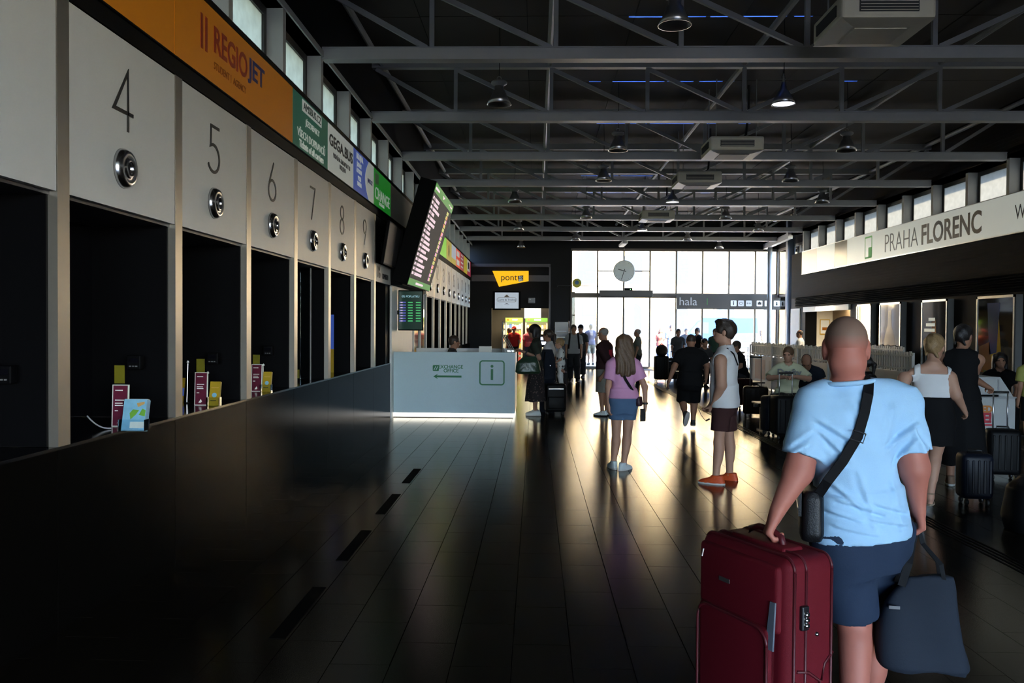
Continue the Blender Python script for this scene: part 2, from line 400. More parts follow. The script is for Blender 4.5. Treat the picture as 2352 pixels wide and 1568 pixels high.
# ================================================================== PENDANT LAMPS
M_LAMPAL = mat('spun aluminium shade', (.42, .42, .42), rough=.3, metal=.9)
M_LAMPG = mat('lamp gear housing', (.36, .36, .35), rough=.5)
M_LAMPW = mat('lit lamp glow', (.8, .8, .9), emit=(.78, .82, 1.0), es=.4)
def make_lamp(lit):
    t = thing('pendant_lamp', '', 'lamp')
    if lit:
        MB().lathe([(.0, .30), (.03, .30), (.045, .20), (.075, .17), (.13, .08), (.16, .0), (.155, .0), (.12, .075), (.07, .155), (.0, .16)]).build('shade', M_LAMPAL, t, True)
        MB().lathe([(.0, .012), (.15, .012), (.15, .022), (.0, .022)]).build('diffuser', M_LAMPW, t)
        MB().lathe([(.0, .42), (.012, .42), (.02, .30), (.0, .30)], n=10).build('gear_housing', M_LAMPG, t, True)
    else:
        MB().lathe([(.065, .26), (.065, .205), (.085, .185), (.12, .10), (.172, .0), (.165, .0), (.11, .10), (.07, .19), (.0, .195)]).build('shade', M_LAMPAL, t, True)
        MB().lathe([(.0, .33), (.08, .33), (.11, .31), (.11, .285), (.085, .27), (.06, .25), (.0, .25)], n=16).build('gear_housing', M_LAMPG, t, True)
        MB().lathe([(.0, .16), (.03, .15), (.035, .09), (.0, .05)], n=10).build('bulb', mat('unlit bulb', (.75, .75, .72), rough=.3), t, True)
    mb = MB()
    for k in range(8):
        a, b = math.pi * 2 * k / 8, math.pi * 2 * (k + 1) / 8
        mb.tube([(.03 * math.cos(a), 0, .36 + .03 * math.sin(a)), (.03 * math.cos(b), 0, .36 + .03 * math.sin(b))], .006, 6)
    mb.build('hook', M_LAMPG, t); MB().tube([(0, 0, .39), (.01, 0, .8), (0, 0, 1.19)], .006, 6).build('cord', M_INK, t)
    return t
LAMPS = [ # px, row Y, lit, label
 (1541, 8.67, 0, 'large unlit aluminium pendant lamp at the top of the view'),
 (1143, 11.73, 0, 'unlit aluminium pendant lamp under the nearest beam, left of centre'),
 (1788, 11.73, 1, 'lit bell pendant lamp glowing white beside the big air unit'),
 (1415, 14.79, 0, 'unlit pendant lamp left of the second air unit'),
 (1931, 14.79, 0, 'unlit pendant lamp right of the second air unit'),
 (1383, 17.85, 0, 'unlit pendant lamp left of the third air unit'),
 (1806, 17.85, 0, 'unlit pendant lamp right of the third air unit'),
 (1180, 20.91, 0, 'unlit pendant lamp right of the departures board'),
 (1540, 20.91, 1, 'lit pendant lamp just below the third air unit'),
 (1878, 20.91, 0, 'unlit pendant lamp above the far end of the right clerestory'),
 (1344, 23.97, 0, 'unlit pendant lamp left of the fourth air unit'),
 (1661, 23.97, 0, 'unlit pendant lamp right of the fourth air unit'),
 (1190, 27.03, 0, 'small unlit pendant lamp above the yellow shop sign, nearer of two'),
 (1472, 27.03, 1, 'small lit pendant lamp under the fourth air unit'),
 (1735, 27.03, 0, 'small unlit pendant lamp before the right end of the entrance glazing'),
 (1320, 30.09, 0, 'tiny unlit pendant lamp before the left edge of the entrance glazing'),
 (1575, 30.09, 0, 'tiny unlit pendant lamp over the middle of the entrance glazing'),
 (1196, 33.0, 0, 'tiny unlit pendant lamp above the yellow shop sign, farther of two'),
 (1647, 33.0, 0, 'tiny unlit pendant lamp against the head of the entrance glazing')]
protos = {}
for px, y, lit, lab in LAMPS:
    if lit not in protos: o = protos[lit] = make_lamp(lit)
    else: o = copy_tree(protos[lit])
    o.location = ((px - 1230) / FPX * y, y, 4.755); o['label'] = lab; o['group'] = 'pendant lamps under the roof'
# lamp light for the three lit ones
for px, y in ((1788, 11.73), (1540, 20.91), (1472, 27.03)):
    d = bpy.data.lights.new('lamp_bulb', 'SPOT'); d.energy = 6; d.spot_size = R(100); d.shadow_soft_size = .1; d.color = (.85, .9, 1)
    o = bpy.data.objects.new('lamp_bulb', d); COL.objects.link(o); o.location = ((px - 1230) / FPX * y, y, 4.74)
# ================================================================== AIR UNITS
M_AC = mat('aged cream plastic', (.84, .80, .64), rough=.5, var=.08)
M_ACW = mat('pale plastic flap', (.72, .72, .68), rough=.45)
M_ACD = mat('air unit dark grille', (.03, .03, .03), rough=.6)  # dark tone of the grilles and intake panels
def air_unit(y, lab, closed):
    t = thing('air_unit', lab, 'air conditioner', (2.95, y, 4.68), group='ceiling air units')
    MB().bbox(0, .91, 0, .86, .03, .27, .03).build('housing', M_AC, t)
    Bx(.17, .74, -.012, .01, .09, .20).build('front_grille', M_ACD, t)
    for k in range(4): Bx(.18, .73, -.016, -.004, .10 + .028 * k, .106 + .028 * k).build('grille_slat', M_AC, t)
    Bx(-.012, .01, .14, .72, .09, .20).build('side_grille', M_ACD, t)
    fl = MB(); fl.add([(.0, .0, .03), (.91, 0, .03), (.91, .86, .03), (0, .86, .03), (.17, .17, 0), (.74, .17, 0), (.74, .69, 0), (.17, .69, 0)], [(0, 1, 5, 4), (1, 2, 6, 5), (2, 3, 7, 6), (3, 0, 4, 7), (4, 5, 6, 7), (0, 3, 2, 1)])
    fl.build('underside_frame', M_AC if closed else M_ACW, t)
    Bx(.2, .71, .2, .66, -.008, .0).build('intake_grille', M_AC if closed else M_ACD, t)
    for sx in (.12, .8):
        for sy in (.12, .74): MB().tube([(sx, sy, .26), (sx, sy, 1.26)], .009, 6).build('hanger_rod', M_STEEL, t)
    MB().tube([(.62, .5, .26), (.66, .5, .34), (.72, .5, .40), (.76, .5, .8), (.76, .5, 1.26)], .022, 8).build('pipe', M_INK, t)
    return t
air_unit(8.34, 'large cream ceiling air unit at the top right, nearest', True)
air_unit(14.5, 'cream ceiling air unit with dark square intake, second nearest', False)
air_unit(17.75, 'cream ceiling air unit between the second and fourth units', False)
air_unit(23.7, 'small farthest cream ceiling air unit over the aisle', False)
t = thing('tube_light', 'white box light fitting hanging above the hall clock', 'light fitting', (3.30, 31.4, 4.83))
Bx(-.1, .1, 0, 1.5, -.04, .04).build('housing', M_ACW, t); Bx(-.08, .08, .03, 1.47, -.055, -.04).build('diffuser', mat('white diffuser', (.85, .85, .82)), t)
for y in (.2, 1.3): MB().tube([(0, y, .04), (0, y, 1.07)], .006, 6).build('hanger_rod', M_STEEL, t)
# ================================================================== COLUMNS at the entrance corner
for x, y, w_, lab in ((9.13, 33.3, .09, 'slim pale round steel column before the glazing, right end'),):
    t = thing('steel_column', lab, 'column', (x, y, 0)); MB().tube([(0, 0, .02), (0, 0, 4.9)], w_, 16).build('shaft', mat('pale grey paint', (.45, .46, .48), rough=.4), t, True)
    Bx(-.16, .16, -.16, .16, 0, .02).build('base_plate', M_STEEL, t)
t = thing('steel_column', 'wide blue-grey steel column at the end of the brick wall', 'column', (9.42, 31.6, 0))
Bx(-.13, .13, -.01, .01, .02, 5.7).build('web', mat('blue grey paint', (.20, .23, .28), rough=.45), t)
for s_ in (-.13, .13): Bx(s_ - .012, s_ + .012, -.11, .11, .02, 5.7).build('flange', MATS['blue grey paint'], t)
Bx(-.18, .18, -.16, .16, 0, .02).build('base_plate', M_STEEL, t)
t = thing('edge_beam', 'pale steel edge beam running to the entrance corner', 'beam', (8.9, 29.9, 4.9))
MB().beam((0, 0, .02), (.25, 4.2, .02), .16, .2).build('flange', mat('pale grey paint', (.45, .46, .48)), t)
# ================================================================== TICKET COUNTERS (left wall)
# stroke numerals: thin single-line figures, drawn on a 1 x 2 box (u to the right, v up)
def arc(cx, cy, rx, ry, a0, a1, n=22): return [(cx + rx * math.cos(R(a0 + (a1 - a0) * k / n)), cy + ry * math.sin(R(a0 + (a1 - a0) * k / n))) for k in range(n + 1)]
NUM = {
 '0': [arc(.5, 1, .42, .95, 90, 450)],
 '1': [[(.2, 1.6), (.55, 1.95), (.55, .05)]],
 '2': [arc(.5, 1.45, .42, .5, 165, -25) + [(.06, .05), (.95, .05)]],
 '3': [arc(.45, 1.5, .4, .46, 150, -90, 16) + arc(.45, .52, .46, .5, 90, -150, 16)],
 '4': [[(.72, .02), (.72, 1.98), (.05, .62), (.98, .62)]],
 '5': [[(.9, 1.95), (.25, 1.95), (.22, 1.15)] + arc(.44, .62, .46, .57, 120, -150)],
 '6': [[(.66, 1.98), (.13, .85)], arc(.5, .55, .42, .52, 90, 450)],
 '7': [[(.1, 1.95), (.9, 1.95), (.35, .03)]],
 '8': [arc(.5, 1.5, .34, .45, 90, 450), arc(.5, .54, .42, .51, 90, 450)],
 '9': [[(.34, .02), (.87, 1.15)], arc(.5, 1.45, .42, .52, 90, 450)]}
def stroke_mesh(paths, sx, sy, wd, m, name='numeral', depth=.006):
    mb = MB()
    for p in paths:
        pts = [Vector((x * sx, y * sy)) for x, y in p]
        L, Rr = [], []
        for i, q in enumerate(pts):
            d0 = (pts[i] - pts[i - 1]).normalized() if i else None
            d1 = (pts[i + 1] - pts[i]).normalized() if i < len(pts) - 1 else None
            d = ((d0 or d1) + (d1 or d0))
            d = d.normalized() if d.length > 1e-4 else (d1 or d0)
            nrm = Vector((-d.y, d.x)); c = abs(nrm.dot(Vector((-(d1 or d0).y, (d1 or d0).x))))
            k = wd / 2 / max(c, .45)
            L.append(q + nrm * k); Rr.append(q - nrm * k)
        n = len(pts)
        vs = [(a.x, a.y, z) for z in (0, depth) for a in L + Rr]
        fs = []
        for i in range(n - 1):
            fs += [(2 * n + i, 2 * n + i + 1, 3 * n + i + 1, 3 * n + i), (i, n + i, n + i + 1, i + 1), (i, i + 1, 2 * n + i + 1, 2 * n + i), (n + i, 3 * n + i, 3 * n + i + 1, n + i + 1)]
        fs += [(0, 2 * n, 3 * n, n), (n - 1, 2 * n - 1, 4 * n - 1, 3 * n - 1)]
        mb.add(vs, fs)
    return mb.mesh(name, m)
ring_me = MB().lathe([(.0, .012), (.036, .012), (.040, .045), (.048, .055), (.06, .045), (.068, .038), (.088, .048), (.108, .044), (.124, .018), (.127, 0), (.0, 0)], ax='X', n=40).mesh('speaker_ring', M_CHROME, True)
core_me = MB().lathe([(.0, .03), (.024, .035), (.034, .03), (.038, .013)], ax='X', n=24).mesh('speaker_core', M_INK, True)
SLATE = mat('dark soffit', (.02, .021, .026), rough=.4)
def counter(y0, y1, num, lab, far=False):
    t = thing('ticket_counter', lab, 'ticket counter', (XL, y0, 0), group='ticket counters along the left wall')
    L = y1 - y0
    p = Bx(-.04, 0, .125, L - .005, 2.42, 3.495).build('number_panel', M_WHITE, t)
    cx = .745
    wch = .27 if len(num) == 1 else .2
    tot = wch * len(num) + .06 * (len(num) - 1)
    for k, ch in enumerate(num):
        link('numeral', stroke_mesh(NUM[ch], wch, .193, .024, M_INK), p, (.0, cx - tot / 2 + k * (wch + .06), 2.92), ROT_L)
    ring = link('speaker_ring', ring_me, t, (0, cx, 2.68)); link('speaker_core', core_me, ring)
    Bx(-.05, .004, .0, .12, 1.018, 3.5).build('post', M_POST, t)
    Bx(-.05, 0, .004, L - .004, .0, 1.0).build('plinth_panel', M_PLINTH, t)
    Bx(-.6, .0, .0, L, 1.0, 1.018).build('shelf', M_SHELF, t)
    Bx(-.6, -.05, L - .02, L, 1.02, 2.42).build('partition', M_BLACK, t)
    Bx(-.6, -.04, .12, L, 2.40, 2.42).build('soffit', SLATE, t)
    Bx(-.61, -.6, .0, L, 1.018, 2.42).build('pane', M_GLOSSB, t)
    return t
YN = [3.045 + 1.513 * k for k in range(8)]     # counters 3..9
names = {3: 'cut off at the left edge', 4: 'with the big numeral four', 5: 'with the numeral five', 6: 'with the numeral six', 7: 'with the numeral seven', 8: 'with the numeral eight', 9: 'with the numeral nine'}
for k in range(7): counter(YN[k], YN[k + 1], str(3 + k), 'white panelled ticket counter ' + names[3 + k])
YN2 = [20.15 + 1.506 * k for k in range(10)]
for k in range(9): counter(YN2[k], YN2[k + 1], str(11 + k), 'far white panelled ticket counter beyond the info desk, %s from the desk' % ['nearest','second','third','fourth','fifth','sixth','seventh','eighth','last'][k], True)
# counters behind the camera side
for k in range(1, 3): counter(YN[0] - 1.513 * k, YN[0] - 1.513 * (k - 1), str(3 - k), 'white panelled ticket counter %s the one cut off at the left edge' % ['just before', 'two before'][k - 1])
# ---- exchange bay between counter 9 and the info desk
t = thing('exchange_counter', 'dark exchange counter bay with white 0% panel beside counter 9', 'counter', (XL, YN[7], 0))
L = 15.2 - YN[7]
Bx(-.05, .004, 0, .12, 1.018, 3.5).build('post', M_POST, t)
p = Bx(-.04, 0, .125, L, 2.42, 2.72).build('sign_panel', M_WHITE, t)
text('0%', .30, M_INK, p, (.004, .40, 2.58), ROT_L, xs=.8); text('COMMISSION', .13, M_INK, p, (.004, 1.0, 2.53), ROT_L, xs=.75)
Bx(-.04, 0, .125, L, 2.72, 3.495).build('upper_panel', M_BLACK, t)
Bx(-.05, 0, .004, L - .003, 0, 1.0).build('plinth_panel', M_PLINTH, t); Bx(-.6, 0, 0, L, 1.0, 1.018).build('shelf', M_SHELF, t)
Bx(-.61, -.6, 0, L, 1.018, 2.42).build('pane', M_GLOSSB, t); Bx(-.6, -.02, L - .02, L, 0, 2.42).build('partition', M_BLACK, t)
t = thing('wall_monitor', 'switched-off black monitor hanging above the 0% panel', 'monitor', (XL, YN[7] + .12, 3.0))
o = MB().bbox(.12, .17, .0, 1.2, -.28, .44, .01).build('casing', M_BLACK, t, rot=(0, R(9), 0)); Bx(.171, .173, .03, 1.17, -.25, .41).build('screen', mat('dead grey screen', (.03, .03, .035), rough=.5, spec=.05), o)
Bx(0, .14, .5, .7, -.05, .1).build('bracket', M_BLACK, t)
# white wall panels behind the desk
t = thing('white_cladding', 'white cladding panel on the wall behind the rate display', 'wall panel', (XL, 15.3, 0))
for k in range(2): Bx(-.03, .005, 1.3 * k, 1.3 * k + 1.292, 0, 2.52).build('panel', M_WHITE, t)
t = thing('exchange_window', 'dark exchange office window behind the info desk', 'window', (XL, 17.95, 0))
Bx(-.03, .0, 0, 2.15, 0, 2.42).build('pane', M_GLOSSB, t)
for y in (0, 1.05, 2.1): Bx(-.03, .03, y, y + .06, 0, 2.45).build('frame_post', M_WHITE, t)
Bx(-.03, .0, -2.6, 2.2, 2.53, 3.495).build('head_panel', M_WHITE, t)
# ---- lightbox signs over the counters
def lit(name, col, es, rough=.35): return mat(name, col, rough=rough, emit=col, es=es, var=.02)
M_ORANGE = lit('orange lightbox', (.50, .17, .006), .016); M_GREEN1 = lit('green lightbox', (.025, .15, .095), .02); M_WSIGN = lit('white lightbox', (.55, .60, .56), .028)
M_BLUE1 = lit('blue lightbox', (.05, .11, .48), .03); M_GREEN2 = lit('bright green lightbox', (.015, .30, .025), .03); M_GREYB = mat('blank grey lightbox', (.22, .23, .22), rough=.3)
M_LETW = lit('white sign lettering', (.65, .70, .66), .025); M_RED = mat('dark red lettering', (.40, .04, .01), rough=.5); M_NAVY = mat('navy lettering', (.03, .03, .22), rough=.5)
def sign(y0, y1, m, lab, z0=3.625, z1=4.225, x=XL + .02, cat='sign', group='lightbox signs above the counters'):
    t = thing('lightbox_sign', lab, cat, (x, y0, z0), group=group)
    Bx(-.06, 0, .006, y1 - y0 - .006, 0, z1 - z0).build('face', m, t)
    fr = MB(); fr.box(-.07, .008, 0, y1 - y0, -.012, 0).box(-.07, .008, 0, y1 - y0, z1 - z0, z1 - z0 + .015)
    fr.build('frame', M_BLACK, t)
    return t
T = lambda p, s, sz, m, y, z, **k: text(s, sz, m, p, (.003, y, z), ROT_L, **k)
s0 = sign(1.5, 6.02, M_ORANGE, 'orange lightbox sign at the top left edge of the view')
T(s0, 'y', .32, M_INK, 3.72, .36)
s1 = sign(6.02, 8.97, M_ORANGE, 'orange lightbox sign reading REGIOJET in red and navy')
T(s1, 'REGIO', .30, M_RED, 1.13, .365, off=.006, fit=(.78, .215)); T(s1, 'JET', .30, M_NAVY, 1.77, .365, off=.006, fit=(.46, .235))
for y in (.47, .56): Bx(0, .003, y, y + .045, .21, .48).build('logo_bar', M_RED, s1)
M_FADEB = mat('faded brown lettering', (.26, .07, .005)); T(s1, 'STUDENT', .11, M_FADEB, .91, .155, fit=(.34, .06)); Bx(0, .003, 1.12, 1.126, .12, .19).build('divider_print', M_FADEB, s1); T(s1, 'AGENCY', .11, M_FADEB, 1.33, .155, fit=(.32, .06))
s2 = sign(8.97, 10.49, M_GREEN1, 'dark green sign reading AMSBUS.CZ with white Czech lines')
Bx(0, .004, .36, 1.20, .445, .575).build('name_plate', M_WSIGN, s2); T(s2, 'AMSBUS.CZ', .15, mat('grey green lettering', (.06, .10, .09)), .78, .51, fit=(.76, .085)).location.x = .006
T(s2, 'JÍZDENKY', .12, M_LETW, .80, .345, fit=(.62, .105)); T(s2, 'VŠECH DOPRAVCŮ', .13, M_LETW, .77, .20, fit=(1.2, .125)); T(s2, 'Tickets of all carriers', .115, M_LETW, .77, .07, off=.002, fit=(1.05, .085))
s3 = sign(10.49, 11.97, M_WSIGN, 'white sign reading GEGABUS in bold black')
T(s3, 'GEGA.BUS', .25, M_INK, .74, .41, off=.006, fit=(1.34, .15)); T(s3, 'УКРАЇНА-ЗАКАРПАТТЯ', .10, M_INK, .76, .25, fit=(.98, .075)); T(s3, 'ЩОДНЯ', .10, M_INK, .80, .155, fit=(.34, .07))
s4 = sign(11.97, 13.46, M_BLUE1, 'blue sign with a white curved right side between GEGABUS and CHANGE')
cv = [(1.484, .0), (1.1, .0)] + [(1.1 - .28 * math.sin(math.pi * k / 10), .6 * k / 10) for k in range(1, 10)] + [(1.1, .6), (1.484, .6)]
MB().prism(cv, 'X', 0, .004).build('white_field', M_WSIGN, s4)
T(s4, 'UKRAJINA', .13, M_LETW, .42, .52, xs=.8); T(s4, 'JÍZDENKY\nAUTOBUSY', .09, M_LETW, .38, .36, xs=.8); T(s4, 'ЧЕХІЯ\nУКРАЇНА', .085, M_LETW, .40, .17, xs=.8); T(s4, 'JANCO.CZ', .10, M_NAVY, 1.18, .30, xs=.8).location.x = .006
s5 = sign(13.46, 15.05, M_GREEN2, 'bright green sign reading CHANGE beside the departures board')
T(s5, 'CHANGE', .26, M_LETW, .80, .22, fit=(1.34, .19)); T(s5, 'EXCHANGE', .075, M_LETW, .72, .08, space=1.3); Bx(0, .003, .12, .42, .36, .54).build('logo_block', mat('pale green print', (.25, .5, .26)), s5)
sign(15.05, 18.1, M_GREYB, 'blank grey lightbox panel behind the departures board, nearer'); sign(18.1, 20.9, M_GREYB, 'blank grey lightbox panel behind the departures board, farther')
M_LIME = lit('lime lightbox', (.16, .52, .03), .07); M_OLIVE = lit('mustard lightbox', (.42, .34, .04), .05); M_PALE = lit('pale blue lightbox', (.36, .42, .50), .05); M_REDS = lit('red lightbox', (.62, .05, .02), .06); M_MAG = lit('plum lightbox', (.30, .03, .06), .05)
sign(20.9, 24.5, M_LIME, 'lime green sign above the far counters')
a = sign(24.5, 26.0, M_OLIVE, 'mustard yellow sign next to the lime green one'); MB().lathe([(.0, .003), (.22, .003), (.22, 0)], (0, .7, .3), 'X', 5).build('figure_print', mat('brown print', (.2, .12, .02)), a)
a = sign(26.0, 27.45, M_PALE, 'pale blue and yellow sign above the far counters'); Bx(0, .003, .0, 1.4, .0, .18).build('yellow_band', M_OLIVE, a)
a = sign(27.45, 29.0, M_REDS, 'red sign with white blocks above the far counters')
for z in (.08, .36): Bx(0, .003, .2, 1.2, z, z + .18).build('white_block', M_LETW, a)
a = sign(29.0, 30.4, M_MAG, 'plum red sign with white lines above the far counters')
for z in (.1, .24, .38, .5): Bx(0, .003, .2, 1.1, z, z + .05).build('white_line', M_LETW, a)
sign(30.4, 31.95, M_OLIVE, 'yellow sign second from the far end of the left wall')
a = sign(31.95, 33.65, M_MAG, 'small white and plum sign at the far end of the left wall'); Bx(0, .003, .0, 1.2, .16, .58).build('white_block', M_LETW, a); Bx(.003, .006, .3, .9, .25, .5).build('dark_print', M_INK, a)
# ---- departures board, hung tilted over the info desk
M_BOARD = mat('grey led board', (.03, .03, .03), rough=.75, spec=.04, emit=(.33, .30, .27), es=.018)
M_ROW = mat('pink white led rows', (.5, .4, .45), emit=(1.0, .74, .86), es=.085); M_BGREEN = mat('green led band', (.02, .2, .02), emit=(.10, .52, .10), es=.04)
M_LPINK = mat('pink led', (.5, .1, .3), emit=(1.0, .45, .75), es=.08); M_LYEL = mat('yellow led', (.5, .5, .1), emit=(.70, .72, .22), es=.06); M_LORG = mat('orange led', (.5, .2, .05), emit=(1, .32, .12), es=.08)
t = thing('departures_board', 'large tilted departures board with pink rows and green bands', 'display board', (-2.30, 15.05, 2.42))
bl = MB().bbox(-.30, 0, 0, 3.1, 0, 1.92, .01).build('casing', M_BLACK, t); tilt = math.atan2(.52, 1.83)
bl.rotation_euler = (0, tilt, 0)
sc = Bx(0, .004, .02, 3.08, .14, 1.74).build('screen', M_BOARD, bl)
Bx(0, .005, .02, 3.08, 1.74, 1.90).build('header_band', M_BGREEN, bl); Bx(0, .005, .02, 3.08, .02, .14).build('footer_band', M_BGREEN, bl)
rows = MB(); rn = random.Random(3); hd = MB()
chips = [MB(), MB(), MB()]
for k in range(17):
    z = 1.66 - k * .088
    y = .10
    for wd in (.15, .04): rows.box(.004, .0055, y, y + wd, z - .034, z + .016); y += wd + .07
    n = rn.randint(3, 8)
    for q in range(n):
        wd = rn.uniform(.07, .15); rows.box(.004, .0055, y, y + wd, z - .034 - .008 * rn.random(), z + .016); y += wd + .02
    for q in range(2):
        chips[[0, 1, 0, 2, 1][rn.randint(0, 4)]].box(.004, .0055, 2.36 + .16 * q, 2.36 + .16 * q + .15, z - .04, z + .03)
for y, wd in ((.1, .25), (.16, .5), (1.2, .35), (1.3, .15), (2.3, .25), (2.6, .3)): hd.box(.005, .0065, y, y + wd, 1.79 + .04 * rn.random(), 1.84)
hd.box(.005, .0065, .9, 1.9, .055, .095)
rows.build('text_rows', M_ROW, sc); hd.build('header_marks', M_ROW, sc)
for m_, c_ in zip((M_LPINK, M_LYEL, M_LORG), chips): c_.build('status_chips', m_, sc)
Bx(-.3, -.09, .05, 2.9, .0, 1.0).build('mounting_box', M_BLACK, t)
# ---- exchange-rate display
t = thing('rate_display', 'tall black exchange rate display with green figures above the desk', 'display', (-2.36, 15.9, 1.60))
MB().bbox(-.235, .235, 0, .06, 0, .76, .008).build('casing', M_BLACK, t)
scn = Bx(-.22, .22, -.004, 0, .02, .74).build('screen', mat('rate screen', (.006, .012, .01), rough=.2, emit=(.006, .03, .02), es=.06), t)
M_LG = mat('green led figures', (.05, .4, .1), emit=(.12, .72, .25), es=.05); M_LB = mat('pale blue led', (.3, .5, .6), emit=(.45, .75, .9), es=.07)
text('0% POPLATKU', .055, M_LB, scn, (0, -.006, .64), ROT_F, xs=.95)
for k in range(8):
    z = .53 - k * .05; fl = [(.5, .1, .1), (.1, .15, .5), (.6, .6, .6)][k % 3]
    Bx(-.21, -.09, -.006, -.004, z - .012, z + .012).build('currency_row', mat('led blue row', (.05, .05, .3), emit=(.12, .14, .6), es=.05), scn)
    Bx(-.19, -.15, -.008, -.006, z - .006, z + .006).build('flag', M_ROW, scn)
    for x in (-.05, .1): Bx(x, x + .09, -.006, -.004, z - .01, z + .01).build('figure', M_LG, scn)
Bx(-.30, -.235, .02, .05, .3, .38).build('bracket', M_BLACK, t)
# ================================================================== INFO DESK
M_DESK = mat('pale blue-grey laminate', (.50, .64, .70), rough=.42, var=.02); M_DGREEN = mat('green print', (.012, .16, .06), rough=.5)
M_LED = mat('white led strip', (.9, .9, .85), emit=(1, .95, .85), es=.22)
t = thing('info_desk', 'pale information desk with green lettering and glowing base', 'desk', (-2.61, 15.5, 0))
Bx(0, 2.24, 0, .06, .09, 1.21).build('front_panel', M_DESK, t); Bx(2.18, 2.24, .06, 1.6, .09, 1.21).build('side_panel', M_DESK, t)
Bx(.05, 2.18, .06, .72, .72, .76).build('worktop', M_DESK, t); Bx(.04, 2.16, .05, 1.55, 0, .09).build('base', M_BLACK, t)
Bx(.0, 2.235, .02, .04, .012, .085).build('led_strip', M_LED, t); Bx(2.205, 2.225, .04, 1.58, .012, .085).build('led_strip', M_LED, t)
Bx(.2, 2.18, 1.54, 1.6, .09, 1.24).build('back_panel', M_WHITE, t)
fp = t
def F(s, sz, u, v, **k): p = at(u, v, 15.5); return text(s, sz, M_DGREEN, fp, (p.x + 2.61, -.003, p.z), ROT_F, **k)
F('EXCHANGE', .088, 1035, 842.5, off=.0015, xs=.98); F('OFFICE', .088, 1036, 851.5, off=.0015, xs=.98)
def dk(u, v): p = at(u, v, 15.5); return p.x + 2.61, p.z
ax0, az = dk(995, 864); ax1, _ = dk(1060, 864)
MB().prism([(ax0, az), (ax0 + .09, az + .05), (ax0 + .065, az + .018), (ax1, az + .018), (ax1, az - .018), (ax0 + .065, az - .018), (ax0 + .09, az - .05)], 'Y', -.003, 0).build('arrow_print', M_DGREEN, fp)
def rrect(x0, x1, z0, z1, r, n=6):
    p = []
    for cx, cz, a in ((x1 - r, z1 - r, 0), (x0 + r, z1 - r, 90), (x0 + r, z0 + r, 180), (x1 - r, z0 + r, 270)):
        p += [(cx + r * math.cos(R(a + 90 * k / n)), cz + r * math.sin(R(a + 90 * k / n))) for k in range(n + 1)]
    return p
def frame_prism(x0, x1, z0, z1, r, wd, y0, y1):
    o_, i_ = rrect(x0, x1, z0, z1, r), rrect(x0 + wd, x1 - wd, z0 + wd, z1 - wd, r - wd * .8); n = len(o_)
    vs = [(a, y, b) for y in (y0, y1) for a, b in o_ + i_]; fs = []
    for k in range(n):
        j = (k + 1) % n
        fs += [(k, j, n + j, n + k), (2 * n + k, 3 * n + k, 3 * n + j, 2 * n + j), (k, 2 * n + k, 2 * n + j, j), (n + k, n + j, 3 * n + j, 3 * n + k)]
    return MB().add(vs, fs)
x0, z1 = dk(1101, 827); x1, z0 = dk(1159, 885)
frame_prism(x0, x1, z0, z1, .06, .024, -.003, 0).build('info_frame', M_DGREEN, fp)
mx = (x0 + x1) / 2; MB().prism(rrect(mx - .022, mx + .022, z0 + .1, z0 + .30, .006), 'Y', -.003, 0).build('info_letter', M_DGREEN, fp); MB().prism(rrect(mx - .026, mx + .026, z0 + .325, z0 + .377, .025), 'Y', -.003, 0).build('info_dot', M_DGREEN, fp)
x0, z1 = dk(994, 838); x1, z0 = dk(1008, 852); lg = MB().prism(rrect(x0, x1, z0, z1, .02), 'Y', -.003, 0).build('logo_square', M_DGREEN, fp)
for a, b in ((.2, .25), (.55, .6)): MB().beam((x0 + .11 * a, -.004, z0 + .02), (x0 + .11 * b + .03, -.004, z0 + .09), .012, .004, up=(0, 1, 0)).build('logo_stroke', M_DESK, lg)
gp = thing('glass_screen', 'clear glass screen standing on the right end of the desk', 'glass screen', (-.62, 15.9, .76))
Bx(-.006, .006, 0, 1.1, 0, 1.0).build('pane', M_GLASST, gp); MB().tube([(0, -.01, 0), (0, -.01, 1.02)], .014).build('edge_post', M_ALU, gp)
t = thing('leaflet_rack', 'sloping wire leaflet rack at the right end of the desk', 'rack', (-.50, 15.7, 1.215))
for k in range(3): MB().tube([(-.12 + .03 * k, .05 * k, .32), (.06 + .03 * k, .05 * k, 0)], .009).build('rod', M_ALU, t)
Bx(-.02, .1, .0, .12, .0, .03).build('base', M_ALU, t)
t = thing('desk_monitor', 'small pale monitor on the info desk seen edge-on', 'monitor', (-.95, 16.0, .76))
MB().bbox(-.12, .12, 0, .05, .3, .55, .008).build('casing', M_ACW, t); Bx(-.02, .02, .01, .04, .02, .3).build('stand', M_BLACK, t); Bx(-.1, .1, -.05, .1, 0, .02).build('foot', M_BLACK, t)
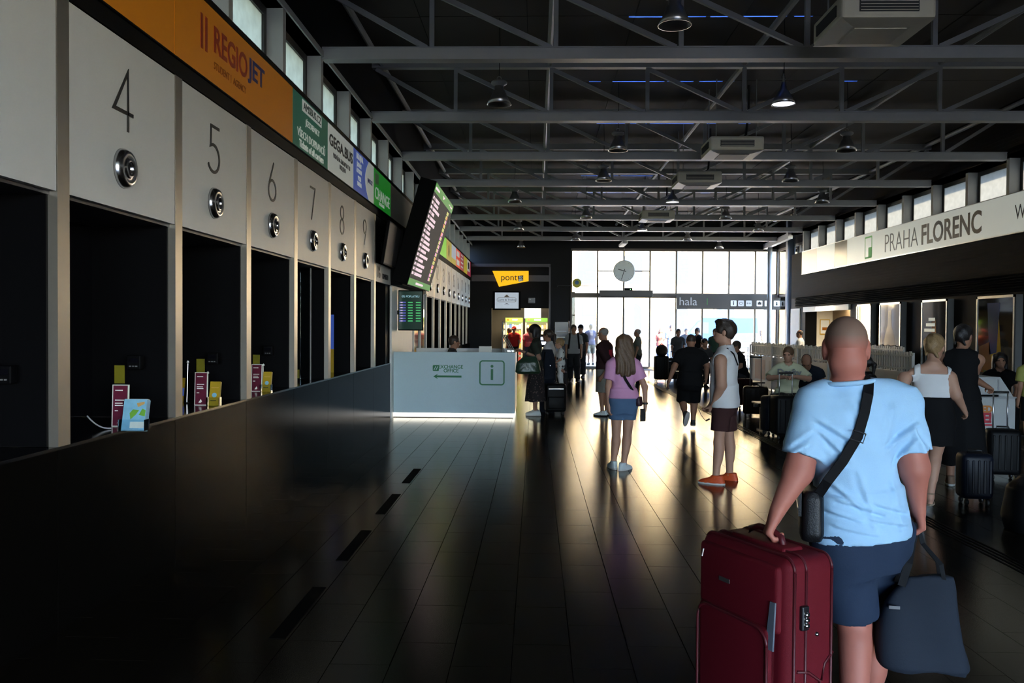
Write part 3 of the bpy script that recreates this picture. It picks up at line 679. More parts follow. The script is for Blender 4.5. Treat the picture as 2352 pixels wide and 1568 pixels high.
# ================================================================== items on the counter shelves
M_BLUEBR = mat('blue leaflet', (.22, .48, .66), rough=.3, var=.25, scale=20); M_GREENP = mat('green map print', (.16, .40, .05), rough=.4); M_SAND = mat('orange map print', (.6, .35, .12), rough=.4)
M_YELL = mat('yellow leaflet', (.42, .27, .012), rough=.4); M_MAROON = mat('maroon leaflet', (.12, .012, .034), rough=.35); M_ACR = glass_mat('acrylic holder', (.9, .93, .95))
def leaflet(u, v, Y, wd, h, m, lab, name='leaflet', tilt=12, holder=False, yaw=0.0, deep=.012):
    p = at(u, v, Y); p.z = 1.019
    t = thing(name, lab, 'leaflet', p, yaw)
    c = MB().box(-wd / 2, wd / 2, 0, deep, 0, h).build('card', m, t, rot=(R(-tilt), 0, 0))
    if holder:
        hm = MB(); hm.box(-wd / 2 - .01, wd / 2 + .01, -.018, -.014, 0, h * .35).box(-wd / 2 - .01, wd / 2 + .01, -.018, deep + .015, -.0, .004)
        hm.box(-wd / 2 - .012, -wd / 2 - .009, -.018, deep + .01, 0, h * .35).box(wd / 2 + .009, wd / 2 + .012, -.018, deep + .01, 0, h * .35)
        hm.build('holder', M_ACR, t)
    return t, c
t, c = leaflet(304, 985, 5.3, .148, .20, M_BLUEBR, 'stack of blue map leaflets in a clear holder at counter four', 'leaflet_stack', 14, True, 0, .05)
MB().prism([(-.02, .07), (.01, .1), (.03, .13), (-.01, .135), (-.03, .11)], 'Y', -.002, 0).build('map_print', M_GREENP, c); MB().prism([(.02, .15), (.06, .17), (.06, .185), (.01, .175)], 'Y', -.002, 0).build('map_print', M_SAND, c); MB().prism([(.03, .10), (.07, .09), (.072, .13), (.05, .14)], 'Y', -.002, 0).build('map_print', M_GREENP, c)
Bx(-.02, .07, -.002, 0, .015, .055).build('text_block', M_WSIGN, c)
for k in range(3): Bx(-.074, .074, .012 + .012 * k, .013 + .012 * k, .001, .204).build('page_edge', M_WSIGN, c)
def poster_card(u, v, Y, lab):
    t, c = leaflet(u, v, Y, .10, .27, M_MAROON, lab, 'leaflet_stand', 3)
    fr = MB(); fr.box(-.054, -.049, -.002, .013, 0, .275).box(.049, .054, -.002, .013, 0, .275).box(-.054, .054, -.002, .013, .27, .275).box(-.054, .054, -.002, .013, -.001, .004); fr.build('edge', M_WSIGN, c)
    for z, wd in ((.235, .05), (.17, .06), (.15, .05), (.135, .055), (.10, .02)): Bx(-.035, -.035 + wd, -.002, 0, z, z + .006).build('print_line', M_LETW, c)
    MB().prism([(-.02, .02), (.0, .05), (.01, .03), (.0, .02)], 'Y', -.002, 0).build('print_mark', M_LETW, c)
    return t
poster_card(275, 985, 5.5, 'maroon leaflet stand at counter four'); poster_card(461, 938, 7.0, 'maroon leaflet stand at counter five'); poster_card(589, 906, 8.5, 'maroon leaflet stand at counter six')
def note(u, v, Y, wd, h, lab, m=None):
    p = at(u, v, Y); t = tag(Bx(-wd / 2, wd / 2, -.003, 0, 0, h).build('notice_card', m or M_YELL, None, loc=p), lab, 'notice'); return t
M_YNOTE = mat('olive yellow note', (.20, .18, .006), rough=.5)
note(275, 880, 6.03, .075, .13, 'yellow notice stuck on the partition of counter four', M_YNOTE); note(461, 857, 7.54, .075, .13, 'yellow notice stuck on the partition of counter five', M_YNOTE); note(589, 842, 9.05, .075, .13, 'yellow notice stuck on the partition of counter six', M_YNOTE)
note(683, 868, 10.0, .05, .10, 'pale yellow notice inside counter seven', M_YNOTE)
def yel(u, v, Y, lab):
    t, c = leaflet(u, v, Y, .085, .205, M_YELL, lab, 'leaflet_stack', 14, True, 0, .03)
    Bx(-.03, .02, -.002, 0, .04, .046).build('print_line', M_INK, c); MB().lathe([(0, -.002), (.02, -.002), (.02, 0)], (.0, 0, .09), 'Y', 10).build('print_disc', M_BLUEBR, c); Bx(-.03, .03, -.002, 0, .15, .156).build('print_line', M_SAND, c)
yel(490, 938, 6.95, 'yellow leaflets in a clear holder at counter five'); yel(611, 907, 8.45, 'yellow leaflets in a clear holder at counter six')
t, c = leaflet(414, 938, 7.3, .05, .21, M_YELL, 'narrow blue and yellow leaflet at the left of counter five'); Bx(-.026, .026, -.002, .0, .05, .12).build('blue_band', M_BLUE1, c)
# tall blue/yellow strip on the partition of counter 8
t = thing('banner_strip', 'tall blue and yellow strip inside counter eight', 'poster', at(761, 875, 12.0)); Bx(-.035, .035, -.003, 0, .0, .46).build('yellow_part', M_YELL, t); Bx(-.035, .035, -.003, 0, .46, .95).build('blue_part', M_BLUE1, t)
t = thing('glass_partition', 'clear upright glass divider with metal edge inside counter seven', 'glass divider', (-2.78, 10.35, 1.018)); Bx(-.12, .0, -.004, .004, 0, 1.38).build('pane', M_GLASST, t); Bx(.0, .012, -.008, .008, 0, 1.38).build('edge', M_ALU, t)
for u, v, Y, lab in ((311, 832, 5.9, 'four'), (490, 823, 7.42, 'five'), (617, 805, 8.93, 'six'), (12, 860, 4.45, 'three at the left edge')):
    t = thing('card_terminal', 'small black card terminal on the partition of counter ' + lab, 'card terminal', at(u, v, Y)); MB().bbox(-.05, .05, -.03, .03, -.05, .05, .008).build('casing', M_BLACK, t); Bx(-.035, .035, -.033, -.03, .0, .03).build('screen', M_GLOSSB, t)
    for k in range(3): Bx(-.03 + .022 * k, -.015 + .022 * k, -.034, -.03, -.03, -.022).build('key', M_ALU, t)
for u, v, Y, h, lab in ((429, 938, 7.15, .34, 'thin upright metal rod beside the leaflets at counter five'), (475, 925, 7.3, .24, 'thin microphone stem behind the yellow leaflets at counter five'), (603, 900, 8.8, .24, 'thin microphone stem at counter six')):
    p = at(u, v, Y); p.z = 1.018; t = thing('microphone_stem', lab, 'microphone', p); MB().tube([(0, 0, 0), (.01, 0, h)], .0035, 6).build('stem', M_ALU, t); MB().lathe([(0, .03), (.009, .02), (.011, .01), (0, 0)], (.01, 0, h), 'Z', 10).build('capsule', M_ACW, t, True); MB().lathe([(0, .012), (.02, .01), (.022, 0)], n=12).build('foot', M_BLACK, t)
pA, pB = at(200, 945, 5.25), at(255, 985, 5.35)
pts = [(pA.x + (pB.x - pA.x) * k / 8, pA.y + (pB.y - pA.y) * k / 8, 1.025 + .09 * (1 - k / 8) ** 2.2) for k in range(9)]
tag(MB().tube(pts, .0045, 6).build('cable', mat('grey cable', (.35, .35, .36))), 'grey cable lying on the shelf of counter four', 'cable')
# ================================================================== RIGHT WALL
lv = thing('louvre_band', 'long dark louvred vent band along the right wall', 'vent', (XR - .025, 0, 2.38)); M_LV = mat('black louvre', (.006, .006, .007), rough=.75, spec=.04)
Bx(-.03, 0, YB, 29.0, 0, .34).build('backing', M_BLACK, lv)
for k in range(7): MB().beam((-.07, YB, .03 + .048 * k), (-.07, 29.0, .03 + .048 * k), .07, .012, up=(.5, 0, .85)).build('slat', M_LV, lv)
M_PSIGN = lit('pale grey lightbox', (.54, .58, .53), .05)
def rsign(y0, y1, m, lab):      # y0 > y1 : left end is far
    t = thing('lightbox_sign', lab, 'sign', (XR - .06, y0, 3.49), group='lightbox signs on the right wall')
    Bx(0, .06, y1 - y0 + .005, -.005, 0, .73).build('face', m, t)
    Bx(-.006, .06, y1 - y0, 0, -.02, 0).build('frame', M_ALU, t); Bx(-.006, .06, y1 - y0, 0, .73, .745).build('frame', M_ALU, t)
    return t
def TR_(p, s, sz, m, d, z, **k): return text(s, sz, m, p, (-.003, -d, z), ROT_R, **k)
M_CREAM = lit('cream lightbox', (.60, .52, .42), .03)
rsign(28.5, 27.0, M_CREAM, 'blank cream lightbox panel at the far end of the right wall'); rsign(27.0, 25.4, M_PSIGN, 'blank pale lightbox panel with faint reflections, second from the far end')
p = rsign(25.4, 24.4, mat('taupe lightbox', (.32, .28, .22), rough=.2), 'taupe lightbox panel left of the green logo sign')
p = rsign(24.4, 12.6, M_PSIGN, 'long pale sign reading PRAHA FLORENC beside a green logo')
M_LGRN = mat('light green print', (.16, .52, .06), rough=.5)
fx = frame_prism(-.25, .25, .07, .66, .04, .045, 0, .003).build('logo_frame', M_LGRN, p, loc=(0, -1.55, 0), rot=(0, 0, R(-90)))
MB().prism(rrect(.0, .22, .10, .36, .02), 'Y', 0, .003).build('logo_block', M_LGRN, p, loc=(0, -1.55, 0), rot=(0, 0, R(-90)))
TR_(p, 'PRAHA', .58, M_INK, 3.55, .36, off=-.010, fit=(1.85, .44)); TR_(p, 'FLORENC', .58, M_INK, 5.97, .36, off=.012, fit=(2.62, .47))
TR_(p, 'www', .42, M_INK, 9.0, .37, off=-.008, fit=(1.1, .27))
# poster light boxes
M_PDARK = mat('poster glass dark', (.022, .018, .015), rough=.06, coat=.5); M_PW = mat('poster glass glare white', (.75, .74, .70), rough=.06, coat=.6)  # the white face colour stands in for window glare on the glass
M_AMBER = mat('amber print', (.30, .10, .015), rough=.12); M_GOLD = mat('gold print', (.50, .30, .02), rough=.12); M_PBLUE = mat('slate blue print', (.05, .07, .22), rough=.12); M_OLV = mat('olive print', (.14, .15, .03), rough=.12)
def poster(y0, y1, face, lab, z0=.45, z1=2.34):
    t = thing('poster_box', lab, 'poster', (XR - .14, y0, z0), group='poster boxes on the right wall'); L = y0 - y1; h = z1 - z0
    Bx(.01, .14, -L, 0, 0, h).build('box', mat('grey box side', (.16, .16, .165), rough=.4), t)
    f = Bx(0, .012, -L + .05, -.05, .05, h - .05).build('face', face, t)
    fr = MB(); fr.box(-.012, .014, -L, -L + .05, 0, h).box(-.012, .014, -.05, 0, 0, h).box(-.012, .014, -L, 0, h - .05, h).box(-.012, .014, -L, 0, 0, .05); fr.build('frame', M_CHROME, t)
    return t, f, L, h
t, f, L, h = poster(23.4, 22.4, M_PW, 'poster box coloured white as window glare beside the kiosk opening')
def bottle(cx, z0, hh, wd): return [(-cx + a * wd, z0 + b * hh) for a, b in ((-.5, 0), (.5, 0), (.5, .5), (.42, .6), (.18, .75), (.14, 1), (-.14, 1), (-.18, .75), (-.42, .6), (-.5, .5))]
t, f, L, h = poster(21.85, 20.6, M_PDARK, 'poster box with dark bottle shape behind the slatted screen')
MB().prism(bottle(.62, .2, 1.5, .62), 'X', -.002, 0).build('bottle_print', mat('black brown print', (.02, .012, .008), rough=.1), f); MB().prism([(-.95, .2), (-.8, .2), (-.8, .75), (-.95, .7)], 'X', -.003, -.001).build('glass_print', M_GOLD, f)
t, f, L, h = poster(19.5, 18.3, M_PDARK, 'poster box with white lettering and amber print behind the two women')
MB().prism(bottle(.6, .15, 1.3, .6), 'X', -.002, 0).build('bottle_print', M_AMBER, f)
for z, wd in ((1.42, .3), (1.30, .42), (1.18, .5)): Bx(-.004, -.001, -.75 + .1, -.75 + .1 + wd, z, z + .07).build('print_line', M_LETW, f)
t, f, L, h = poster(17.1, 15.75, M_PDARK, 'poster box with gold and blue print at the right edge')
MB().prism([(-1.0, .1), (-.35, .1), (-.55, 1.6), (-.8, 1.55)], 'X', -.002, 0).build('bottle_print', M_GOLD, f); MB().prism([(-.75, .8), (-.5, .75), (-.4, 1.75), (-.85, 1.75)], 'X', -.003, -.001).build('bottle_print', M_PBLUE, f)
MB().prism([(-1.25, .06), (-.3, .06), (-.3, .45), (-1.25, .4)], 'X', -.004, -.002).build('ground_print', M_OLV, f); MB().prism([(-.6, .4), (-.12, .4), (-.12, .9), (-.5, 1.0)], 'X', -.003, -.001).build('glow_print', M_AMBER, f)
# kiosk opening in the right wall
k_ = thing('kiosk', 'snack kiosk opening with cream wall in the right wall', 'kiosk', (XR, 24.25, 0)); M_CRW = mat('cream kiosk wall', (.62, .56, .45), rough=.6)
Bx(.9, .95, 0, 4.0, 1.05, 2.38).build('back_wall', mat('brown kiosk panel', (.16, .11, .06), rough=.6), k_); Bx(0, .95, -.05, 0, 1.05, 2.38).build('side_wall', mat('brown kiosk panel', (.16, .11, .06), rough=.6), k_); Bx(0, .38, 4.0, 4.05, 1.05, 2.38).build('side_wall', M_BLACK, k_); Bx(.38, .95, 4.0, 4.05, 1.05, 2.38).build('side_wall', M_CRW, k_)
Bx(-.04, .4, -.05, 4.05, 1.03, 1.08).build('counter', mat('kiosk counter', (.3, .28, .25), rough=.4), k_); Bx(-.06, .0, -.02, 4.05, 2.22, 2.38).build('header', M_WHITE, k_)
Bx(.0, .95, 0, 4.0, 2.38, 2.40).build('soffit', M_WHITE, k_)
Bx(.48, .80, 3.975, 4.0, 1.48, 1.98).build('menu_frame', M_GOLD, k_); Bx(.50, .78, 3.965, 3.975, 1.51, 1.95).build('menu_sheet', M_WHITE, k_); Bx(.55, .72, 3.96, 3.965, 1.62, 1.72).build('menu_print', M_AMBER, k_)
MB().lathe([(0, -.02), (.35, -.02), (.35, 0)], (.88, .45, 2.1), 'X', 30).build('orange_disc', mat('orange disc', (.65, .22, .06)), k_)
d = bpy.data.lights.new('kiosk_fill', 'AREA'); d.energy = 14; d.size = 1.5; d.color = (1, .85, .6); o = bpy.data.objects.new('kiosk_fill', d); COL.objects.link(o); o.location = (9.4, 26.2, 2.36)  # added fill light to brighten the kiosk, no fitting modelled
t = thing('notice_board', 'white notice board on the end of the brick wall', 'notice board', (XR - .03, 28.75, .95)); Bx(0, .03, 0, 1.0, 0, 1.4).build('board', M_WHITE, t); Bx(-.006, .0, .05, .95, .05, 1.35).build('sheet', mat('pale sheet', (.66, .67, .66)), t)
# ================================================================== SLATTED CAFE SCREENS
M_SLAT = mat('white slat', (.58, .57, .54), rough=.5); M_SLATB = mat('off-white lower board', (.50, .49, .46), rough=.5)
def screen(p0, p1, lab, n, hi=1.26, colours=False):
    p0, p1 = Vector(p0), Vector(p1); d = p1 - p0; L = d.length
    t = thing('slat_screen', lab, 'slatted screen', (p0.x, p0.y, 0), math.atan2(d.y, d.x)); step = L / n
    sl = Bx(0, step * .62, -.012, .012, .90, hi).mesh('slat', M_SLAT)
    for k in range(n): link('slat', sl, t, (k * step, 0, .012 * ((k * 5) % 3)))
    nb = max(2, int(L / 1.6)); lb = Bx(.004, L / nb - .004, -.015, .015, .03, .90).mesh('board', M_SLATB)
    for k in range(nb): link('board', lb, t, (k * L / nb, 0, 0))
    for z in (.95, 1.18): Bx(0, L, .014, .03, z, z + .03).build('rail', M_SLATB, t)
    for k in range(nb + 1): Bx(k * L / nb - .02, k * L / nb + .02, .016, .05, 0, 1.2).build('post', M_SLATB, t)
    return t
t = screen((6.82, 15.4, 0), (6.32, 24.9, 0), 'long white slatted cafe screen along the aisle', 96)
b = Bx(8.2, 9.1, .016, .018, .25, .80).build('pink_poster', mat('faded pink poster', (.50, .36, .30)), t); b = Bx(6.9, 7.9, .016, .018, .25, .80).build('grey_poster', mat('faded grey poster', (.42, .40, .37)), t)
screen((8.55, 19.8, 0), (8.55, 23.6, 0), 'short white slatted screen in front of the poster boxes', 30)
# ================================================================== FRONT WALL THINGS
M_PONT = lit('pont yellow', (.95, .44, .0), .10)
q = [at(u, v, YF - .2) for u, v in ((1131, 622), (1214, 622), (1214, 645), (1146, 658))]
t = thing('shop_sign', 'glowing yellow slanted shop sign reading pont', 'sign', (0, YF - .2, 0)); MB().prism([(a.x, a.z) for a in q], 'Y', 0, .15).build('face', M_PONT, t)
c = at(1169, 636, YF - .2); text('pont', .36, M_INK, t, (c.x, -.004, c.z - .02), ROT_F, off=.002, xs=.98)
c = at(1196, 639, YF - .2); MB().prism([(c.x - .12, c.z + .10), (c.x + .1, c.z + .12), (c.x + .1, c.z - .1), (c.x - .09, c.z - .12)], 'Y', -.004, 0).build('tag_print', mat('dark plum print', (.05, .008, .02)), t)
text('to', .16, M_LETW, t, (c.x, -.008, c.z + .05), ROT_F, off=.006); text('go', .16, M_LETW, t, (c.x, -.008, c.z - .055), ROT_F, off=.006)
p = at(1164, 690, YF - .35); t = thing('wall_screen', 'bright wall screen below the yellow shop sign', 'screen', p)
MB().bbox(-.56, .56, 0, .08, -.38, .38, .01).build('casing', M_BLACK, t); s_ = Bx(-.475, .475, -.006, 0, -.32, .32).build('display', mat('pale lit display', (.5, .55, .6), emit=(.62, .70, .80), es=.05), t)
text('Curry & Trading', .11, M_INK, s_, (0, -.009, .03), ROT_F); frame_prism(-.40, .40, -.06, .12, .09, .012, -.008, -.006).build('label_outline', mat('grey brown print', (.25, .18, .12)), s_); MB().prism([(-.12, -.16), (0, -.11), (.12, -.16), (0, -.135)], 'Y', -.008, -.006).build('swoosh_print', MATS['dark plum print'], s_); MB().prism([(-.12, .14), (.12, .14), (0, .24)], 'Y', -.008, -.006).build('crest_print', MATS['grey brown print'], s_)
Bx(-.08, .08, .08, .35, -.08, .08).build('bracket', M_BLACK, t)
p = at(1221, 690, YF - .1); t = thing('alarm_box', 'small grey wall box right of the wall screen', 'wall box', p); MB().bbox(-.14, .14, 0, .1, -.11, .11, .02).build('casing', mat('grey plastic box', (.22, .22, .22)), t); MB().lathe([(0, -.006), (.02, -.006), (.02, 0)], (-.06, 0, .05), 'Y', 10).build('lens', M_ALU, t)
# shop interior
M_SHOPW = mat('warm shop wall', (.045, .035, .024), rough=.6)
for nm, bx_ in (('back', (-3.2, 1.4, 38.2, 38.4, 0, 3.0)), ('left', (-3.2, -3.0, YF + .25, 38.2, 0, 3.0)), ('right', (1.4, 1.6, YF + .25, 38.2, 0, 3.0))): struct('wall_shop_' + nm, Bx(*bx_), M_SHOPW)
struct('ceiling_shop', Bx(-3.2, 1.6, YF + .25, 38.4, 2.95, 3.1), M_SHOPW); struct('floor_shop', Bx(-3.2, 1.6, YF + .2, 38.4, -.25, 0), M_SHOPW)
M_GHEAD = lit('lime cooler header', (.22, .50, .04), .14)
def cooler(x0, x1, lab, dim, seed):
    t = thing('shelf_cooler', lab, 'cooler', (x0, 36.6, 0)); wd = x1 - x0
    c = MB(); c.box(0, .05, 0, .6, 0, 2.05).box(wd - .05, wd, 0, .6, 0, 2.05).box(0, wd, .55, .6, 0, 2.05).box(0, wd, 0, .6, 0, .12); c.build('cabinet', mat('pale cooler', (.6, .6, .5), emit=(1, .85, .45), es=.03), t)
    h = Bx(0, wd, -.03, .6, 1.88, 2.05).build('header', M_GHEAD if not dim else lit('dim green header', (.08, .2, .03), .1), t); Bx(wd * .4, wd * .7, -.034, -.03, 1.93, 2.0).build('header_print', M_LETW, h); Bx(wd * .1, wd * .2, -.034, -.03, 1.92, 2.01).build('header_logo', M_AMBER, h)
    rn = random.Random(seed)
    pal = [mat('goods yellow', (.75, .5, .08), emit=(.8, .5, .1), es=.05), mat('goods orange', (.75, .28, .12), emit=(.8, .35, .15), es=.05), mat('goods white', (.8, .78, .7), emit=(.9, .85, .7), es=.05), mat('goods red', (.6, .06, .05), emit=(.6, .1, .08), es=.04), mat('goods blue', (.1, .18, .55), emit=(.15, .25, .6), es=.04)]
    for r_ in range(6):
        z = .16 + r_ * .285; Bx(.05, wd - .05, .02, .55, z - .02, z).build('shelf', M_ALU, t); n = max(4, int(wd / .12)); a = (wd - .12) / n
        main = rn.randint(0, 2)
        for k in range(n):
            MB().bbox(.06 + k * a + .008, .06 + (k + 1) * a - .008, .05, .3, z, z + rn.uniform(.15, .22), .012, 1).build('pack', pal[main if rn.random() < .75 else rn.randint(0, 4)], t)
    return t
cooler(-1.30, -.56, 'bright shop cooler with lime green header, left one', False, 1); cooler(-.44, .52, 'shop cooler with dim green header, right one', True, 2)
t = thing('round_logo_sign', 'white square lightbox with round outline above the shop coolers', 'sign', (-.13, 37.2, 2.28)); Bx(-.36, .36, 0, .1, -.24, .30).build('face', lit('bright white box', (.9, .9, .85), .45), t)
for rr, n in ((.28, 40), (.16, 7)):
    ring = MB(); pts = [(rr * math.cos(2 * math.pi * k / n + .3), -.004, .12 + rr * math.sin(2 * math.pi * k / n + .3)) for k in range(n + 1)]
    for a_, b_ in zip(pts[:-1], pts[1:]):
        if a_[2] < .3 and b_[2] < .3 and a_[2] > -.24 and b_[2] > -.24: ring.tube([a_, b_], .008, 6)
    ring.build('ring_print', mat('brown grey print', (.25, .2, .18)), t)
t = thing('blue_screen', 'small screen with pale letters inside the shop', 'screen', (.37, 36.0, 1.1)); MB().bbox(-.2, .2, 0, .05, -.3, .25, .01).build('casing', M_BLACK, t)
for k in range(2): Bx(-.15, .12, -.006, -.003, -.2 + .2 * k, -.06 + .2 * k).build('glow_line', mat('pale blue glow', (.5, .6, .8), emit=(.6, .72, 1), es=.2), t)
Bx(-.03, .03, 0, .05, -1.1, -.3).build('stand', M_BLACK, t)
for k, (x, y, e) in enumerate(((-.9, 36.0, 14), (.1, 36.0, 12))):
    d = bpy.data.lights.new('shop_fill', 'AREA'); d.energy = e; d.size = .8; d.color = (1, .82, .5); o = bpy.data.objects.new('shop_fill', d); COL.objects.link(o); o.location = (x, y, 2.85)  # fill lights added under the shop ceiling, without any fittings
p = at(1289, 850, 31.0); t = thing('roll_up_stand', 'dark blue poster stand with chrome pole left of the entrance', 'poster stand', (p.x, 31.0, 0))
Bx(-.24, .24, -.015, .015, .72, 1.85).build('panel', mat('dark navy poster', (.02, .02, .06), rough=.25), t); MB().tube([(.26, 0, 0), (.26, 0, 1.9)], .018).build('pole', M_CHROME, t, True); Bx(-.24, .30, -.18, .18, 0, .02).build('foot', M_BLACK, t); Bx(-.18, .18, -.018, -.015, 1.5, 1.53).build('print_line', M_PBLUE, t); Bx(-.18, .2, -.018, -.015, 1.28, 1.31).build('print_line', M_LETW, t)
# clock
c = at(1433.5, 622, 33.3); t = thing('hall_clock', 'large round wall clock showing half past nine before the glazing', 'clock', c)
MB().lathe([(0, .0), (.39, .0), (.42, .01), (.42, .12), (.39, .13), (0, .13)], ax='Y', n=48).build('case', mat('silver clock case', (.35, .36, .35), rough=.35, metal=.6), t)
dl = MB().lathe([(0, -.004), (.395, -.004), (.395, .002)], ax='Y', n=48).build('dial', mat('white clock dial', (.62, .66, .64), rough=.3), t)
for k in range(12):
    a = R(30 * k); MB().beam((.33 * math.sin(a), -.006, .33 * math.cos(a)), (.375 * math.sin(a), -.006, .375 * math.cos(a)), .014, .003, up=(0, 1, 0)).build('hour_mark', mat('grey clock mark', (.35, .37, .36)), dl)
def hand(deg, ln, wd, tail): a = R(deg); MB().beam((-tail * math.sin(a), -.012, -tail * math.cos(a)), (ln * math.sin(a), -.012, ln * math.cos(a)), wd, .004, up=(0, 1, 0)).build('clock_hand', M_INK, t)
hand(286, .25, .026, .08); hand(197, .35, .022, .08); MB().lathe([(0, -.018), (.02, -.018), (.02, -.006)], ax='Y', n=16).build('hub', M_INK, t)
MB().tube([(0, .06, .42), (0, .06, 1.98)], .012).build('hanger_rod', M_FRAME, t)
# door air curtain
a, b = at(1377, 666, 33.95), at(1500, 681, 33.95); t = thing('air_curtain', 'long dark air curtain box above the entrance door', 'air curtain', (a.x, 33.93, b.z)); L = b.x - a.x; h = a.z - b.z
MB().bbox(0, L, 0, .24, 0, h, .02).build('housing', mat('dark bronze box', (.05, .045, .04), rough=.4), t); Bx(.05, L - .05, .03, .09, -.012, .0).build('outlet', M_BLACK, t); Bx(1.0, 1.32, .02, .12, h, h + .09).build('sensor', M_BLACK, t); Bx(1.22, 1.25, .015, .02, h + .02, h + .05).build('green_light', mat('green led dot', (.1, .6, .1), emit=(.2, 1, .2), es=.4), t)
# hala sign
a, b = at(1554, 676, 33.9), at(1797, 711, 33.9); t = thing('hall_sign', 'dark sign band reading hala with white pictograms', 'sign', (a.x, 33.9, b.z)); L = b.x - a.x; h = a.z - b.z
Bx(0, L, 0, .1, 0, h).build('band', mat('dark brown sign', (.05, .045, .04), rough=.45), t); M_PICT = mat('white pictogram', (.70, .70, .70), rough=.5)
text('hala', .46, mat('grey lettering', (.42, .42, .42)), t, (.46, -.004, h * .5), ROT_F, off=-.002, xs=1.02)
Bx(1.2, 1.24, -.004, 0, h * .3, h * .75).build('green_mark', mat('dull green mark', (.05, .14, .04)), t)
for k, u in enumerate((1685, 1702, 1720, 1744.5, 1763, 1784)):
    c = at(u, 696, 33.9); x = c.x - a.x; z = h * .42; pc = MB().prism(rrect(x - .115, x + .115, z - .115, z + .115, .03), 'Y', -.004, 0).build('pictogram', M_PICT, t)
    if k == 0: text('i', .22, M_INK, pc, (x, -.008, z), ROT_F, off=.008)
    elif k == 1: frame_prism(x - .07, x + .06, z - .05, z + .05, .045, .014, -.007, -.004).build('cup_mark', M_INK, pc)
    elif k == 2:
        for dx in (-.05, .04): MB().lathe([(0, -.007), (.035, -.007), (.035, -.004)], (x + dx, 0, z), 'Y', 12).build('round_mark', mat('grey mark', (.3, .3, .3)), pc)
    elif k == 3: Bx(x - .07, x + .07, -.007, -.004, z - .05, z + .045).build('case_mark', M_INK, pc); Bx(x - .025, x + .025, -.007, -.004, z + .045, z + .07).build('grip_mark', M_INK, pc)
    else: MB().lathe([(0, -.007), (.03, -.007), (.03, -.004)], (x, 0, z + .03), 'Y', 10).build('head_mark', M_INK, pc); Bx(x - .03, x + .03, -.007, -.004, z - .08, z).build('body_mark', M_INK, pc)
for dx in (.3, 2.4, 4.0): MB().tube([(dx, .08, h * .5), (dx, .28, h * .5)], .02).build('bracket', M_FRAME, t)
# round yellow sign on the rod by the left edge of the glazing
c = at(1325, 650, 33.6); t = thing('round_sign', 'round yellow hanging sign with blue centre at the edge of the glazing', 'sign', c)
MB().lathe([(0, 0), (.18, 0), (.18, .05), (0, .05)], ax='Y', n=32).build('disc', mat('yellow green disc', (.42, .40, .05)), t); MB().lathe([(0, -.004), (.08, -.004), (.08, 0)], (.0, 0, .02), 'Y', 20).build('blue_print', mat('steel blue print', (.08, .18, .32)), t); MB().tube([(-.75, .03, -.10), (1.1, .03, -.12)], .012).build('rod', M_FRAME, t); MB().tube([(-.75, .03, -.10), (-.75, .61, -.10)], .012).build('wall_bracket', M_FRAME, t)
# ================================================================== FEED ME bin
t = thing('waste_bin', 'white recycling bin with FEED ME print beside the women', 'bin', (6.14, 11.7, 0)); M_BIN = mat('pale grey bin', (.46, .46, .45), rough=.5)
MB().bbox(-.45, .42, 0, .62, .06, .76, .012).build('body', M_BIN, t)
MB().prism([(-.45, .775), (.42, .775), (.24, 1.04), (-.45, 1.04)], 'Y', .06, .62).build('hood', M_BIN, t)
frame_prism(-.43, .22, .80, 1.025, .02, .018, .05, .06).build('hood_trim', M_ALU, t)
Bx(-.46, .43, -.006, .62, .755, .775).build('rim', M_ALU, t); Bx(-.40, .2, .02, .06, .775, .80).build('slot', M_BLACK, t); Bx(-.43, .40, .03, .6, 0, .06).build('plinth', M_BLACK, t)
M_FY = mat('yellow red print', (.60, .22, .05)); M_FR = mat('raspberry print', (.50, .03, .05))
text('FEED', .125, M_FY, t, (-.02, -.004, .60), ROT_F, off=.007, xs=.9); text('ME!', .18, M_FR, t, (-.02, -.004, .48), ROT_F, off=.009, xs=.85); Bx(-.14, .12, -.004, 0, .375, .40).build('print_line', M_FR, t); MB().prism([(-.02, .33), (.06, .22), (-.1, .22)], 'Y', -.004, 0).build('arrow_print', M_FR, t); MB().lathe([(0, -.01), (.018, -.01), (.018, 0)], (.32, 0, .66), 'Y', 12).build('lock', M_ALU, t)
# ================================================================== OUTSIDE
tag(Bx(-60, 90, YF + .25, 120, -.3, -.03).build('street', mat('sunlit paving', (.50, .44, .36), rough=.8)), kind='structure')
tag(Bx(-60, 90, -90, YB - .3, -.3, -.03).build('forecourt', mat('grey asphalt', (.10, .105, .115), rough=.85)), kind='structure')
M_FAC = mat('cream facade', (.62, .47, .26), rough=.8, var=.1); M_FAC2 = mat('ochre facade band', (.58, .42, .22), rough=.8); M_WIN = mat('facade window glass', (.035, .042, .055), rough=.4, spec=.1)
fb = thing('townhouse', 'sunlit cream townhouse facade across the street', 'building', (-14, 70, 0))
Bx(0, 60, 0, 8, 0, 19).build('wall', M_FAC, fb)
for z in (4.4, 8.4, 12.6): Bx(0, 60, -.35, 0, z, z + .45).build('cornice', M_FAC2, fb)
Bx(0, 60, -.9, 8, 18.6, 19.2).build('eaves', M_FAC2, fb)
arch = [(-.75, 0), (.75, 0)] + [(.75 * math.cos(R(a)), 2.0 + .75 * math.sin(R(a))) for a in range(0, 181, 18)]
arch_me = MB().prism(arch, 'Y', -.02, .3).mesh('window', M_WIN); rim = [(p[0] * 1.25, p[1] * 1.07) for p in arch]; rim_me = MB().prism(rim, 'Y', -.12, .2).mesh('surround', M_FAC2)
for fl, z in enumerate((.9, 5.2, 9.2, 13.2)):
    for k in range(15):
        o = link('surround', rim_me, fb, (3 + 3.8 * k, 0, z)); q_ = link('window', arch_me, o, (0, -.14, 0))
